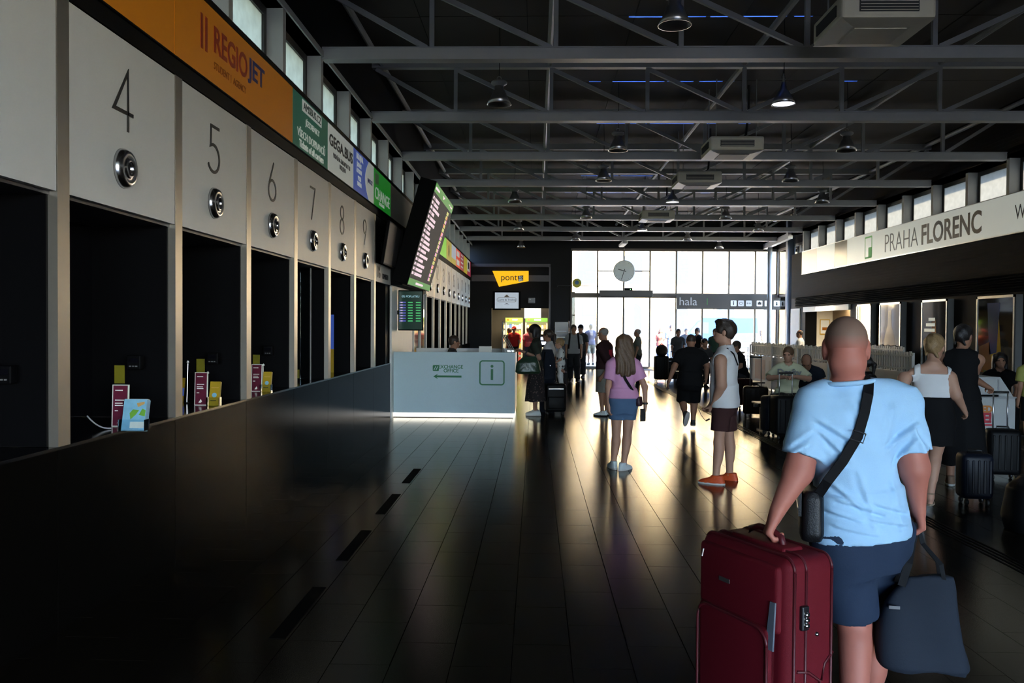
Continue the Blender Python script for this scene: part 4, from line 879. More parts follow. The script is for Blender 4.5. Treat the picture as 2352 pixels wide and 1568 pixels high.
nb = thing('tan_house', 'tan street house right of the cream townhouse', 'building', (46.5, 66, 0)); Bx(0, 30, 0, 8, 0, 16).build('wall', mat('tan wall', (.50, .38, .26)), nb)
for z in (2, 6, 10):
    for k in range(7): Bx(2 + 4 * k, 3.4 + 4 * k, -.05, .1, z, z + 2.2).build('window', M_WIN, nb)
cn = thing('sun_block_canopy', 'added unseen sun-blocking canopy behind the camera', 'canopy', (3, YB - .4, 0)); Bx(-9, 10, -11, 0, 5.0, 5.25).build('roof', M_STEEL, cn)  # added out of view to keep the sun off the back glazing
for x in (-8, -3, 3, 9): Bx(x - .1, x + .1, -10.4, -10.2, 0, 5.0).build('post', M_STEEL, cn)
# van and cars
def wheel(t, x, y, r_, m=None): MB().lathe([(0, -.11), (r_ * .5, -.12), (r_ * .62, -.08), (r_ * .9, -.11), (r_, -.08), (r_, .08), (r_ * .9, .11), (0, .11)], (x, y, r_), 'Y', 20).build('wheel', M_STRIP, t, True)
v = thing('van', 'blue delivery van parked across the street', 'van', (9.2, 56, -.03)); M_VAN = mat('blue van paint', (.018, .050, .16), rough=.4, spec=.2)
MB().prism([(0, .35), (0, 1.05), (.75, 1.25), (1.45, 2.1), (1.8, 2.35), (5.4, 2.35), (5.5, .35)], 'Y', 0, 1.9).build('body', M_VAN, v); MB().prism([(.85, 1.3), (1.5, 2.05), (2.2, 2.05), (2.2, 1.3)], 'Y', -.015, 0).build('side_window', M_WIN, v)
Bx(-.03, 0, .2, 1.7, .4, .6).build('bumper', M_FRAME, v); Bx(.0, .15, .05, .4, .75, .95).build('headlight', M_ACW, v)
for x in (1.0, 4.4):
    for y in (.1, 1.8): wheel(v, x, y, .35)
def car(x, y, m, lab):
    v = thing('car', lab, 'car', (x, y, -.03)); MB().prism([(0, .3), (.05, .7), (1.0, .85), (1.6, 1.35), (3.0, 1.38), (3.8, .9), (4.2, .85), (4.25, .3)], 'Y', 0, 1.7).build('body', m, v); MB().prism([(1.15, .88), (1.65, 1.3), (2.9, 1.32), (3.5, .9)], 'Y', -.015, 0).build('side_window', M_WIN, v)
    for a in (.8, 3.4):
        for b in (.05, 1.65): wheel(v, a, b, .31)
    Bx(4.2, 4.26, .2, .5, .65, .8).build('tail_light', M_REDS, v); Bx(-.01, .06, .2, .5, .6, .75).build('headlight', M_ACW, v)
car(10.2, 50, mat('silver car paint', (.08, .08, .09), rough=.4, spec=.2), 'silver car in front of the blue van'); car(14.9, 52, mat('white car paint', (.14, .14, .15), rough=.4, spec=.2), 'white car right of the silver car')
# ================================================================== BODIES: smooth distance-field solids meshed by surface nets
def _n(v): v = np.asarray(v, float); return v / (np.linalg.norm(v) + 1e-9)
class Field:
    def __init__(s, h): s.h = h; s.ops = []
    def _bb(s, pts, r): p = np.array(pts, float); return p.min(0) - r, p.max(0) + r
    def cap(s, a, b, ra, rb=None, k=.02, sub=False, flat=None):
        """tapered capsule a->b; flat=(axis, f) squeezes the section along axis by f"""
        rb = ra if rb is None else rb; a = np.array(a, float); b = np.array(b, float)
        lo, hi = s._bb([a, b], max(ra, rb) * 1.05)
        def fn(X, Y, Z):
            P = np.stack([X - a[0], Y - a[1], Z - a[2]], -1); ab = b - a; L2 = max(ab @ ab, 1e-9)
            t = np.clip((P @ ab) / L2, 0, 1); D = P - t[..., None] * ab
            if flat is not None:
                ax = _n(flat[0]); q = D @ ax; D = D + (q * (1 / flat[1] - 1))[..., None] * ax
            return (np.sqrt((D * D).sum(-1)) - (ra + (rb - ra) * t)).astype(np.float32)
        s.ops.append(('s' if sub else 'u', fn, lo, hi, k)); return s
    def ell(s, c, r, k=.02, sub=False, rot=None):
        c = np.array(c, float); r = np.array(r, float); m = r.max() * 1.05; lo, hi = c - m, c + m
        Rm = np.array(rot) if rot is not None else None
        def fn(X, Y, Z):
            P = np.stack([X - c[0], Y - c[1], Z - c[2]], -1)
            if Rm is not None: P = P @ Rm
            q = np.sqrt(((P / r) ** 2).sum(-1)); g = np.sqrt(((P / r ** 2) ** 2).sum(-1)) + 1e-6
            return (q * (q - 1) / g).astype(np.float32)
        s.ops.append(('s' if sub else 'u', fn, lo, hi, k)); return s
    def loft(s, o, fr, st, k=.02, sub=False, pw=2.0):
        """stations (t, cx, cy, a, b) along fr[2] from o; section axes fr[0] (a), fr[1] (b)"""
        o = np.array(o, float); fr = np.array([_n(f) for f in fr]); st = np.array(sorted(st), float)
        m = st[:, 3:5].max() + np.abs(st[:, 1:3]).max(); e = np.array([o + fr[2] * st[0, 0], o + fr[2] * st[-1, 0]])
        lo, hi = e.min(0) - m, e.max(0) + m
        tt = np.linspace(st[0, 0], st[-1, 0], 80)
        # smooth (cosine) interpolation of the stations
        def ip(col):
            i = np.clip(np.searchsorted(st[:, 0], tt, 'right') - 1, 0, len(st) - 2); u = (tt - st[i, 0]) / (st[i + 1, 0] - st[i, 0] + 1e-9); u = u * .5 + .5 * (u * u * (3 - 2 * u)); return st[i, col] * (1 - u) + st[i + 1, col] * u
        cx, cy, A, B = ip(1), ip(2), ip(3), ip(4)
        def fn(X, Y, Z):
            P = np.stack([X - o[0], Y - o[1], Z - o[2]], -1); t = P @ fr[2]; x = P @ fr[0]; y = P @ fr[1]
            a = np.interp(t, tt, A); b = np.interp(t, tt, B); x = np.abs(x - np.interp(t, tt, cx)) / a; y = np.abs(y - np.interp(t, tt, cy)) / b
            q = (x ** pw + y ** pw) ** (1 / pw)
            d = (q - 1) * np.minimum(a, b)
            return np.maximum(d, np.maximum(st[0, 0] - t, t - st[-1, 0])).astype(np.float32)
        s.ops.append(('s' if sub else 'u', fn, lo, hi, k)); return s
    def cut(s, p, n):
        p = np.array(p, float); n = _n(n)          # keeps the side n points away from
        s.ops.append(('c', lambda X, Y, Z: ((X - p[0]) * n[0] + (Y - p[1]) * n[1] + (Z - p[2]) * n[2]).astype(np.float32), None, None, 0)); return s
    def wob(s, fn): s.ops.append(('w', fn, None, None, 0)); return s
    def mesh(s, name, m):
        h = s.h; us = [o for o in s.ops if o[0] == 'u']
        lo = np.min([o[2] for o in us], 0) - 3 * h; hi = np.max([o[3] for o in us], 0) + 3 * h
        n = np.ceil((hi - lo) / h).astype(int) + 1
        ax = [lo[i] + h * np.arange(n[i]) for i in range(3)]
        F = np.full(n, .25, np.float32)
        for kind, fn, a, b, k in s.ops:
            if kind in 'us':
                i0 = np.clip(np.floor((a - lo - k - 2 * h) / h).astype(int), 0, n); i1 = np.clip(np.ceil((b - lo + k + 2 * h) / h).astype(int) + 1, 0, n)
                if (i1 <= i0).any(): continue
                sl = tuple(slice(i0[i], i1[i]) for i in range(3)); g = np.meshgrid(*[ax[i][sl[i]] for i in range(3)], indexing='ij')
                d = fn(*g); f = F[sl]
                if kind == 'u':
                    hh = np.clip(.5 + .5 * (f - d) / max(k, 1e-5), 0, 1); F[sl] = f * (1 - hh) + d * hh - k * hh * (1 - hh)
                else:
                    hh = np.clip(.5 - .5 * (f + d) / max(k, 1e-5), 0, 1); F[sl] = f * (1 - hh) + (-d) * hh + k * hh * (1 - hh)
            else:
                g = np.meshgrid(*ax, indexing='ij', sparse=True)
                if kind == 'c': F = np.maximum(F, fn(*g))
                else: F = F + fn(*g).astype(np.float32)
        F[0], F[-1] = .1, .1; F[:, 0], F[:, -1] = .1, .1; F[:, :, 0], F[:, :, -1] = .1, .1
        # surface nets
        S = F < 0
        c = [(i, j, k) for i in (0, 1) for j in (0, 1) for k in (0, 1)]
        N = [d - 1 for d in n]
        def sub(A, q): return A[q[0]:q[0] + N[0], q[1]:q[1] + N[1], q[2]:q[2] + N[2]]
        cnt = np.zeros(N, np.int8)
        for q in c: cnt += sub(S, q)
        act = (cnt > 0) & (cnt < 8)
        idx = np.argwhere(act)
        if not len(idx): return bpy.data.meshes.new(name)
        vid = np.full(N, -1, np.int32); vid[act] = np.arange(len(idx))
        vals = {q: F[idx[:, 0] + q[0], idx[:, 1] + q[1], idx[:, 2] + q[2]] for q in c}
        acc = np.zeros((len(idx), 3)); num = np.zeros(len(idx))
        for q in c:
            for d in range(3):
                if q[d] == 0:
                    r_ = list(q); r_[d] = 1; r_ = tuple(r_); A_, B_ = vals[q], vals[r_]; mk = (A_ < 0) != (B_ < 0)
                    t = np.where(mk, A_ / (A_ - B_ + 1e-12), 0); p = np.tile(np.array(q, float), (len(idx), 1)); p[:, d] += t
                    acc += p * mk[:, None]; num += mk
        V = lo + h * (idx + acc / np.maximum(num, 1)[:, None])
        quads = []
        for d in range(3):
            e, f = (d + 1) % 3, (d + 2) % 3
            s0 = [slice(1, N[0]), slice(1, N[1]), slice(1, N[2])]; s0[d] = slice(0, N[d]); s1 = list(s0); s1[d] = slice(1, N[d] + 1)
            A_, B_ = S[tuple(s0)], S[tuple(s1)]; pos = np.argwhere(A_ != B_)
            if not len(pos): continue
            sg = A_[tuple(pos.T)]; off = np.array([1, 1, 1]); off[d] = 0; pos = pos + off
            de, df = np.zeros(3, int), np.zeros(3, int); de[e] = 1; df[f] = 1
            g = lambda p: vid[tuple(p.T)]
            q4 = np.stack([g(pos), g(pos - de), g(pos - de - df), g(pos - df)], -1); q4[~sg] = q4[~sg][:, ::-1]
            quads.append(q4)
        Q = np.concatenate(quads); Q = Q[(Q >= 0).all(1)]
        me = bpy.data.meshes.new(name); me.vertices.add(len(V)); me.vertices.foreach_set('co', V.astype(np.float32).ravel())
        me.loops.add(Q.size); me.loops.foreach_set('vertex_index', Q.astype(np.int32).ravel()); me.polygons.add(len(Q))
        me.polygons.foreach_set('loop_start', np.arange(0, Q.size, 4, dtype=np.int32)); me.polygons.foreach_set('use_smooth', np.ones(len(Q), bool)); me.update(calc_edges=True); me.validate()
        me.materials.append(m); return me

def skin(name, col): return mat('skin ' + name, col, rough=.55, spec=.35, var=.10, scale=9)
SK_FAIR = skin('fair', (.44, .24, .165)); SK_TAN = skin('tan', (.33, .165, .105)); SK_RUDDY = skin('ruddy', (.42, .145, .105)); SK_BROWN = skin('brown', (.32, .17, .11))
def cloth(name, col, rough=.85, var=.10): return mat('cloth ' + name, col, rough=rough, spec=.2, var=var, scale=5, bump=.12, bscale=220)
def hairm(name, col): return mat('hair ' + name, col, rough=.45, var=.35, scale=40, bump=.5, bscale=120)
H_DARK = hairm('dark brown', (.030, .018, .012)); H_BLACK = hairm('black', (.010, .008, .008)); H_BROWN = hairm('brown', (.10, .055, .028)); H_BLOND = hairm('blond', (.30, .19, .09)); H_STUB = mat('hair stubble', (.20, .125, .095), rough=.6, var=.2, scale=60, bump=.2, bscale=300)

V3 = lambda *a: np.array(a, float)
def lerp(a, b, t): return a + (b - a) * t
def rotv(v, axis, ang):
    axis = _n(axis); v = np.asarray(v, float); c, s = math.cos(ang), math.sin(ang); return v * c + np.cross(axis, v) * s + axis * (axis @ v) * (1 - c)

def make_person(name, label, loc, yaw, P, group=None, root_name='person'):
    """P: height, build, sex, voxel, skin, joints overrides (metres, local frame: x right, y forward, z up), clothes list, hair"""
    S = P.get('height', 1.75) / 1.75; h = P.get('h', .012); fem = P.get('fem', False); bw = P.get('build', 1.0)
    t = thing(root_name, label, 'person', loc, yaw, group)
    J = dict(pel=V3(0, 0, .93) * S, neck=V3(0, .0, 1.47) * S)
    J.update({k: V3(*v) for k, v in P.get('J', {}).items()})
    pel, neck = J['pel'], J['neck']; up = _n(neck - pel); rt = _n(P.get('rt', (1, 0, 0))); rt = _n(rt - up * (rt @ up)); fw = np.cross(up, rt)
    sw = (.158 if fem else .185) * S * (bw * .35 + .65); hw = .088 * S
    TL_ = np.linalg.norm(neck - pel)
    sh = {}; 
    for s_, sd in (('L', -1), ('R', 1)): sh[s_] = J.get('sh' + s_, neck - up * .078 * S + rt * sd * sw)
    hip = {s_: pel - up * .03 * S + rt * sd * hw for s_, sd in (('L', -1), ('R', 1))}
    el, wr, kn, an, toe = {}, {}, {}, {}, {}
    for s_, sd in (('L', -1), ('R', 1)):
        el[s_] = J.get('el' + s_, sh[s_] + V3(sd * .04, -.02, -.29) * S); wr[s_] = J.get('wr' + s_, el[s_] + V3(sd * .01, .06, -.25) * S)
        kn[s_] = J.get('kn' + s_, hip[s_] + V3(sd * .005, .015, -.43) * S); an[s_] = J.get('an' + s_, V3(kn[s_][0], kn[s_][1] - .03, .085 * S) if 'kn' + s_ not in J else kn[s_] + V3(0, -.03, -.41) * S)
        toe[s_] = J.get('toe' + s_, V3(sd * .12, 1, 0))
    hd = P.get('head', (0, 0)); hyaw, hpit = R(hd[0]), R(hd[1])     # yaw (+ = towards own left), pitch (+ = down)
    hr, hf, hu = rt, fw, V3(0, 0, 1) * .75 + up * .25; hu = _n(hu); hf = _n(np.cross(hu, rt)); hr = np.cross(hf, hu)
    hf, hr = rotv(hf, hu, hyaw), rotv(hr, hu, hyaw); hf, hu = rotv(hf, hr, -hpit), rotv(hu, hr, -hpit)
    hs = S ** .6 * P.get('hs', 1.05)
    HC = neck + up * .05 * S + hu * .125 * hs + hf * .018 * hs       # head centre (mid-cranium)
    HP = lambda x, y, z: HC + hr * x * hs + hf * y * hs + hu * z * hs
    HM = np.stack([hr, hf, hu], 1)
    # ---------------- skin body, one surface
    def torso(F, g, hem=None, k=.03):
        ax = np.stack([rt, fw, up]); b = bw; T_ = TL_
        if fem: st = [(-.14 * S, 0, -.01, .135 * S * b + g, .105 * S * b + g), (-.03 * S, 0, -.015, .178 * S * b + g, .125 * S * b + g), (.10 * S, 0, -.005, .155 * S * b + g, .11 * S * b + g), (T_ * .36, 0, 0, .128 * S * b + g, .092 * S * b + g), (T_ * .62, 0, .008, .146 * S * b + g, .105 * S * b + g), (T_ * .84, 0, -.008, .150 * S * (b * .5 + .5) + g, .088 * S * (b * .5 + .5) + g), (T_ * .96, 0, -.012, .095 * S + g, .062 * S + g), (T_ * 1.03, 0, -.008, .05 * S, .05 * S)]
        else: st = [(-.14 * S, 0, -.005, .13 * S * b + g, .10 * S * b + g), (-.03 * S, 0, -.01, .165 * S * b + g, .118 * S * b + g), (.10 * S, 0, 0, .155 * S * b + g, .115 * S * b + g), (T_ * .38, 0, .006, .148 * S * b + g, .112 * S * b + g), (T_ * .68, 0, .004, .172 * S * b + g, .122 * S * b + g), (T_ * .86, 0, -.010, .172 * S * (b * .5 + .5) + g, .098 * S * (b * .5 + .5) + g), (T_ * .97, 0, -.014, .105 * S + g, .068 * S + g), (T_ * 1.04, 0, -.01, .055 * S, .055 * S)]
        F.loft(pel, ax, st, k, pw=2.3)
        if fem:
            for sd in (-1, 1): F.ell(pel + up * T_ * .66 + fw * .085 * S * b + rt * sd * .068 * S * b, np.array((.062, .055, .06)) * S * b + g * .6, .04)
        for s_ in 'LR':
            F.ell(sh[s_] - up * .008 * S, np.array((.055, .056, .054)) * S * (b * .5 + .5) + g, .05)
            F.cap(neck + up * .004 * S - fw * .014 * S, lerp(neck, sh[s_], .72) + up * .022 * S - fw * .012 * S, .045 * S * (b * .6 + .4) + g, .036 * S * (b * .6 + .4) + g, .05)
    ab = P.get('arm', bw); lb = P.get('leg', bw)
    def arm(F, s_, g, t1=1.0, k=.02):
        ra, rb, rc, rd = .052 * S * ab, .043 * S * ab, .043 * S * ab, .027 * S * (ab * .5 + .5)
        if t1 <= 1: F.cap(sh[s_], lerp(sh[s_], el[s_], t1), ra + g, lerp(ra, rb, t1) + g * 1.15, k)
        else:
            F.cap(sh[s_], el[s_], ra + g, rb + g, k); F.cap(el[s_], lerp(el[s_], wr[s_], t1 - 1), rc + g, lerp(rc, rd, t1 - 1) + g, k)
    def leg(F, s_, g, t1=2.0, k=.03, ge=None):
        ge = g if ge is None else ge
        ra, rb, rc, rd = .084 * S * lb, .053 * S * lb, .055 * S * lb, .036 * S * (lb * .5 + .5)
        if t1 <= 1: F.cap(hip[s_], lerp(hip[s_], kn[s_], t1), ra + g, lerp(ra, rb, t1) + ge, k); return
        F.cap(hip[s_], kn[s_], ra + g, rb + lerp(g, ge, .5), k)
        e = lerp(kn[s_], an[s_], t1 - 1); F.cap(kn[s_], e, rb + lerp(g, ge, .5), lerp(rb, rd, t1 - 1) + ge, k)
        d = _n(an[s_] - kn[s_]); back = _n(np.cross(d, np.cross(V3(0, 1, 0), d))) * -1
        F.cap(lerp(kn[s_], an[s_], .16) + back * .018 * S, lerp(kn[s_], an[s_], min(.5, t1 - 1)) + back * .012 * S, rc * .92 + g, rc * .75 + g, k)
    def foot_frame(s_):
        f = V3(*toe[s_]); f = _n(f); d = _n(an[s_] - kn[s_]); u = -d; 
        u = V3(0, 0, 1) if abs(f[2]) < .05 else _n(V3(0, 0, 1) - f * f[2]); r_ = np.cross(f, u); return f, u, r_
    B = Field(h); torso(B, 0)
    B.cap(neck - up * .03 * S, HC - hu * .05 * hs - hf * .02 * hs, .060 * S * P.get('neckw', .88 if fem else 1.0), .056 * S * P.get('neckw', .82 if fem else 1.0), .03)
    # head: cranium, face, jaw, chin, nose, lips, sockets, ears
    B.ell(HP(0, -.012, .025), np.array((.076, .095, .088)) * hs, .02, rot=HM); B.ell(HP(0, .022, -.035), np.array((.066, .070, .078)) * hs, .03, rot=HM); B.ell(HP(0, .055, -.088), np.array((.040, .034, .032)) * hs, .03, rot=HM)
    if P.get('jowl'): B.ell(HP(0, -.06, -.06), np.array((.068, .05, .06)) * hs, .03, rot=HM)
    B.cap(HP(0, .086, .005), HP(0, .101, -.034), .009 * hs, .0135 * hs, .014); B.ell(HP(0, .092, -.072), np.array((.024, .010, .010)) * hs, .008, rot=HM)
    for sd in (-1, 1):
        B.ell(HP(sd * .031, .094, .002), np.array((.018, .012, .011)) * hs, .012, sub=True, rot=HM); B.ell(HP(sd * .03, .085, .022), np.array((.026, .012, .008)) * hs, .012, rot=HM)
        B.ell(HP(sd * .078, -.004, -.012), np.array((.009, .019, .034)) * hs * P.get('ear', 1.0), .008, rot=HM)
    # arms, hands
    for s_, sd in (('L', -1), ('R', 1)):
        arm(B, s_, 0, 2.0)
        d = _n(P.get('hd' + s_, wr[s_] - el[s_])); nrm = np.array(P.get('pn' + s_, (-sd * 1.0, .2, 0)), float); nrm = _n(nrm - d * (nrm @ d)); side = np.cross(d, nrm)
        if side @ V3(0, 1, 0) < 0 and 'thumb' + s_ not in P: side = -side
        if 'thumb' + s_ in P: tdir = np.array(P['thumb' + s_], float); side = side if side @ tdir > 0 else -side
        cu = R(P.get('curl' + s_, 28)); H_ = S * P.get('handw', 1.0)
        W0 = wr[s_]; B.cap(W0, W0 + d * .03 * H_, .027 * H_, .031 * H_, .02, flat=(nrm, .72)); 
        for o_ in (-.022, -.007, .008, .023): B.cap(W0 + d * .025 * H_ + side * o_ * .7 * H_, W0 + d * .09 * H_ + side * o_ * H_, .0165 * H_, .0125 * H_, .012)
        B.cap(W0 + d * .03 * H_ + side * .016 * H_ + nrm * .006, W0 + d * .055 * H_ + side * .026 * H_ + nrm * .01, .016 * H_, .014 * H_, .012)
        for o_, L_ in ((.025, .070), (.0085, .080), (-.0085, .074), (-.024, .058)):
            p = W0 + d * .09 * H_ + side * o_ * H_; a1 = cu; axr = np.cross(d, nrm)
            for seg, fr_ in ((0, .45), (1, .33), (2, .26)):
                dd = rotv(d, axr, a1); q = p + dd * L_ * fr_ * H_; B.cap(p, q, (.0098 - .0009 * seg) * H_, (.0090 - .0009 * seg) * H_, .004); p = q; a1 += cu * 1.15
        p = W0 + d * .048 * H_ + side * .030 * H_ + nrm * .008; d1 = _n(d * .72 + side * .60 + nrm * .30); q = p + d1 * .036 * H_; B.cap(p, q, .013 * H_, .0105 * H_, .008); d2 = _n(d * .9 + side * .1 + nrm * (.35 + math.sin(cu))); B.cap(q, q + d2 * .03 * H_, .0105 * H_, .0085 * H_, .004)
    for s_ in 'LR':
        leg(B, s_, 0); f, u, r_ = foot_frame(s_); A_ = an[s_]
        B.cap(A_ - u * .01 * S, A_ + f * .07 * S - u * .05 * S, .036 * S, .030 * S, .03); B.cap(A_ + f * .06 * S - u * .055 * S, A_ + f * .155 * S - u * .066 * S, .032 * S, .017 * S, .02, flat=(u, .8)); B.ell(A_ - f * .035 * S - u * .052 * S, np.array((.030, .036, .032)) * S, .02, rot=np.stack([r_, f, u], 1))
    link('body', B.mesh('body', P['skin']), t)
    # eyes
    if P.get('face', True):
        em = MB()
        for sd in (-1, 1):
            p = HP(sd * .031, .083, .002); bm = bmesh.new(); bmesh.ops.create_uvsphere(bm, u_segments=10, v_segments=8, radius=.011 * hs, matrix=Matrix.Translation(p)); em.bm(bm)
        em.build('eyes', mat('dark eye', (.05, .035, .03), rough=.15), t, True)
    ctx = dict(t=t, h=h, S=S, pel=pel, neck=neck, up=up, rt=rt, fw=fw, sh=sh, hip=hip, el=el, wr=wr, kn=kn, an=an, HP=HP, HM=HM, hs=hs, HC=HC, TL=TL_, torso=torso, arm=arm, leg=leg, foot=foot_frame, bw=bw, fem=fem, hr=hr, hf=hf, hu=hu, sd=P.get('seed', 1), lb=lb, ab=ab)
    for c in P.get('wear', []): globals()['wear_' + c[0]](ctx, *c[1:])
    return t, ctx

def folds(amp, seed=1, z0=None, f=1.0):
    a, b, c_ = seed * 1.7, seed * .9, seed * 2.3
    def fn(X, Y, Z):
        w1 = np.sin(11 * f * X + 13 * f * Z + a + 2.2 * np.sin(5 * Y + 4 * Z + b)); w2 = np.sin(26 * f * Z - 19 * f * X + c_ + 1.8 * np.sin(9 * X + 6 * Z + a)); w3 = np.sin(37 * X + 11 * Z + 13 * Y + b); w4 = np.sin(33 * Z + 21 * X + a + 2 * np.sin(8 * X))
        r_ = .5 + .5 * np.sin(6 * X + 9 * Z + b) * np.sin(7 * Z + c_)
        return amp * (.38 * w1 + .3 * (1 - np.abs(w2)) * 1.6 * r_ + .15 * w3 + .25 * w4 * (1 - r_) - .2)
    return fn
def wear_top(c, m, sleeve, hem, g=.014, neckr=.072, amp=.004, name='shirt', strap=None, neckdrop=.0, flare=0.0, extra=None):
    """sleeve: fraction of the arm (0 none .. 2 wrist); hem: distance along the spine from the pelvis"""
    F = Field(c['h']); S = c['S']; c['torso'](F, g)
    if hem < -.1:
        ax = np.stack([c['rt'], c['fw'], c['up']]); b = c['bw']; F.loft(c['pel'], ax, [(hem - .02, 0, -.01, (.172 * b + .01 + flare) * S + g, (.125 * b + .01 + flare) * S + g), (.08 * S, 0, -.005, .165 * S * b + g, .12 * S * b + g)], .03, pw=2.4)
    elif hem < .02:
        ax = np.stack([c['rt'], c['fw'], c['up']]); b = c['bw']; F.loft(c['pel'], ax, [(hem - .02, 0, -.008, (.170 * b + .004 + flare) * S + g, (.122 * b + .004 + flare) * S + g), (.14 * S, 0, 0, .158 * S * b + g, .116 * S * b + g)], .03, pw=2.4)
    if sleeve > 0:
        for s_ in 'LR':
            if sleeve <= 1:
                A, Bv = c['sh'][s_], c['el'][s_]; d = _n(Bv - A); ln = np.linalg.norm(Bv - A) * sleeve; q = _n(np.cross(d, V3(.3, 1, .1))); r2 = np.cross(d, q); k_ = S * (c['bw'] * .5 + .5)
                F.loft(A, np.stack([q, r2, d]), [(-.03 * S, 0, 0, .040 * k_ + g, .040 * k_ + g), (.02 * S, 0, 0, .056 * k_ + g, .056 * k_ + g), (ln, 0, 0, .054 * k_ + g * 1.5, .054 * k_ + g * 1.5)], .03)
            else: c['arm'](F, s_, g, sleeve, .03)
    if amp: F.wob(folds(amp, c['sd']))
    if extra: F.wob(extra)
    if sleeve <= 0:
        if strap:
            for s_ in 'LR': F.cap(c['sh'][s_] + (c['sh'][s_] - c['neck']) * .1, lerp(c['sh'][s_], c['el'][s_], .6), .080 * S * c['ab'], .066 * S * c['ab'], .006, sub=True)
        for s_ in 'LR': F.cap(c['sh'][s_] + (c['sh'][s_] - c['neck']) * .16 + c['up'] * .02, c['sh'][s_] + (c['sh'][s_] - c['neck']) * .30 - c['up'] * .12 * S, .075 * S, .07 * S, .01, sub=True)
    F.cut(c['pel'] + c['up'] * hem, -c['up'])
    F.cap(c['neck'] + c['up'] * .0 - c['up'] * neckdrop, c['neck'] + c['up'] * .2, neckr * S, neckr * S * 1.25, .008, sub=True)
    if strap:     # low square neckline front and back, keeping two straps
        w, z = strap
        F.loft(c['pel'] + c['up'] * z, np.stack([c['rt'], c['fw'], c['up']]), [(0, 0, 0, w, .4), (.5, 0, 0, w, .4)], .006, sub=True, pw=10)
        for sd in (-1, 1): F.loft(c['pel'] + c['up'] * z, np.stack([c['rt'], c['fw'], c['up']]), [(-.01, sd * (w + .055 + .12), 0, .12, .4), (.5, sd * (w + .055 + .12), 0, .12, .4)], .006, sub=True, pw=10)
    link(name, F.mesh(name, m), c['t']); return F
def wear_shorts(c, m, frac, g=.022, name='shorts', amp=.004, waist=.10, ge=None):
    F = Field(c['h']); S = c['S']; ax = np.stack([c['rt'], c['fw'], c['up']]); b = c['bw']; gg = g * .5
    F.loft(c['pel'], ax, [(-.18 * S, 0, -.01, .125 * S * b + gg, .098 * S * b + gg), (-.12 * S, 0, -.012, .155 * S * b + gg, .116 * S * b + gg), (-.03 * S, 0, -.014, (.18 if c['fem'] else .168) * S * b + gg, .124 * S * b + gg), (waist * S, 0, -.004, .157 * S * b + gg, .116 * S * b + gg)], .03, pw=2.3)
    ge = g * 1.5 if ge is None else ge; lb = c['lb']
    for s_ in 'LR':
        H0, K0, A0 = c['hip'][s_], c['kn'][s_], c['an'][s_]; ra, rb, rd = .086 * S * lb + g * .7, .056 * S * lb + ge, .042 * S * lb + ge
        def lf(A, Bv, f0, f1, r0, r1):
            d = _n(Bv - A); ln = np.linalg.norm(Bv - A); q = _n(np.cross(d, V3(.02, 1, .1))); r2 = np.cross(d, q); F.loft(A, np.stack([q, r2, d]), [(ln * f0, 0, 0, r0, r0), (ln * f1, 0, 0, r1, r1)], .05)
        if frac <= 1: lf(H0, K0, -.05, frac, ra, lerp(ra, rb, frac))
        else:
            F.cap(H0, K0, ra, rb, .03); lf(K0, A0, -.02, frac - 1, rb, lerp(rb, rd, frac - 1))
    if amp: F.wob(folds(amp, c['sd'] + 3))
    link(name, F.mesh(name, m), c['t'])
def wear_skirt(c, m, z0, a0, a1, waist=.12, name='skirt', amp=.006, b0=None, cy=0.0):
    """straight-hung skirt from the waist to height z0 with half width a1 at the hem"""
    F = Field(c['h']); S = c['S']; ax = np.stack([V3(1, 0, 0) if abs(c['rt'][2]) > .5 else _n(c['rt'] * V3(1, 1, 0)), _n(c['fw'] * V3(1, 1, 0)), V3(0, 0, 1)]); p = c['pel']; L = p[2] - z0; b = c['bw']
    F.loft((p[0], p[1], p[2]), ax, [(-L, 0, cy, a1, b0 or a1 * .78), (-L * .5, 0, cy * .6, lerp(a1, .185 * S * b, .45), lerp(b0 or a1 * .78, .135 * S * b, .45)), (-.03 * S, 0, -.014, .186 * S * b + .004, .134 * S * b + .004), (waist * S, 0, -.003, a0, a0 * .76)], .03, pw=2.2)
    if amp: F.wob(lambda X, Y, Z: (amp * np.clip((p[2] - Z) / L, 0, 1) * np.sin(7 * np.arctan2(Y - p[1], X - p[0]) + 3 * Z + c['sd'])))
    link(name, F.mesh(name, m), c['t'])
def wear_shoes(c, m, sole=None, high=.0, name='shoe', size=1.0):
    S = c['S'] * size
    for s_ in 'LR':
        f, u, r_ = c['foot'](s_); A = c['an'][s_]; F = Field(min(c['h'], .010)); Rm = np.stack([r_, f, u], 1); gz = A - u * .083 * c['S']
        F.loft(gz, np.stack([r_, f, u]), [(.0, 0, .045 * S, .046 * S, .142 * S), (.035 * S, 0, .045 * S, .049 * S, .146 * S), (.055 * S, 0, .03 * S, .045 * S, .125 * S), (.085 * S, 0, -.01 * S, .042 * S, .075 * S), (.11 * S + high, 0, -.018 * S, .043 * S, .058 * S)], .01, pw=2.3)
        sh_ = link(name, F.mesh(name, m), c['t'])
        G = Field(min(c['h'], .010)); G.loft(gz, np.stack([r_, f, u]), [(-.002, 0, .045 * S, .047 * S, .146 * S), (.012, 0, .045 * S, .051 * S, .152 * S), (.028 * S, 0, .045 * S, .049 * S, .148 * S)], .004, pw=2.4)
        link('sole', G.mesh('sole', sole or mat('white rubber sole', (.55, .55, .53), rough=.6)), sh_)
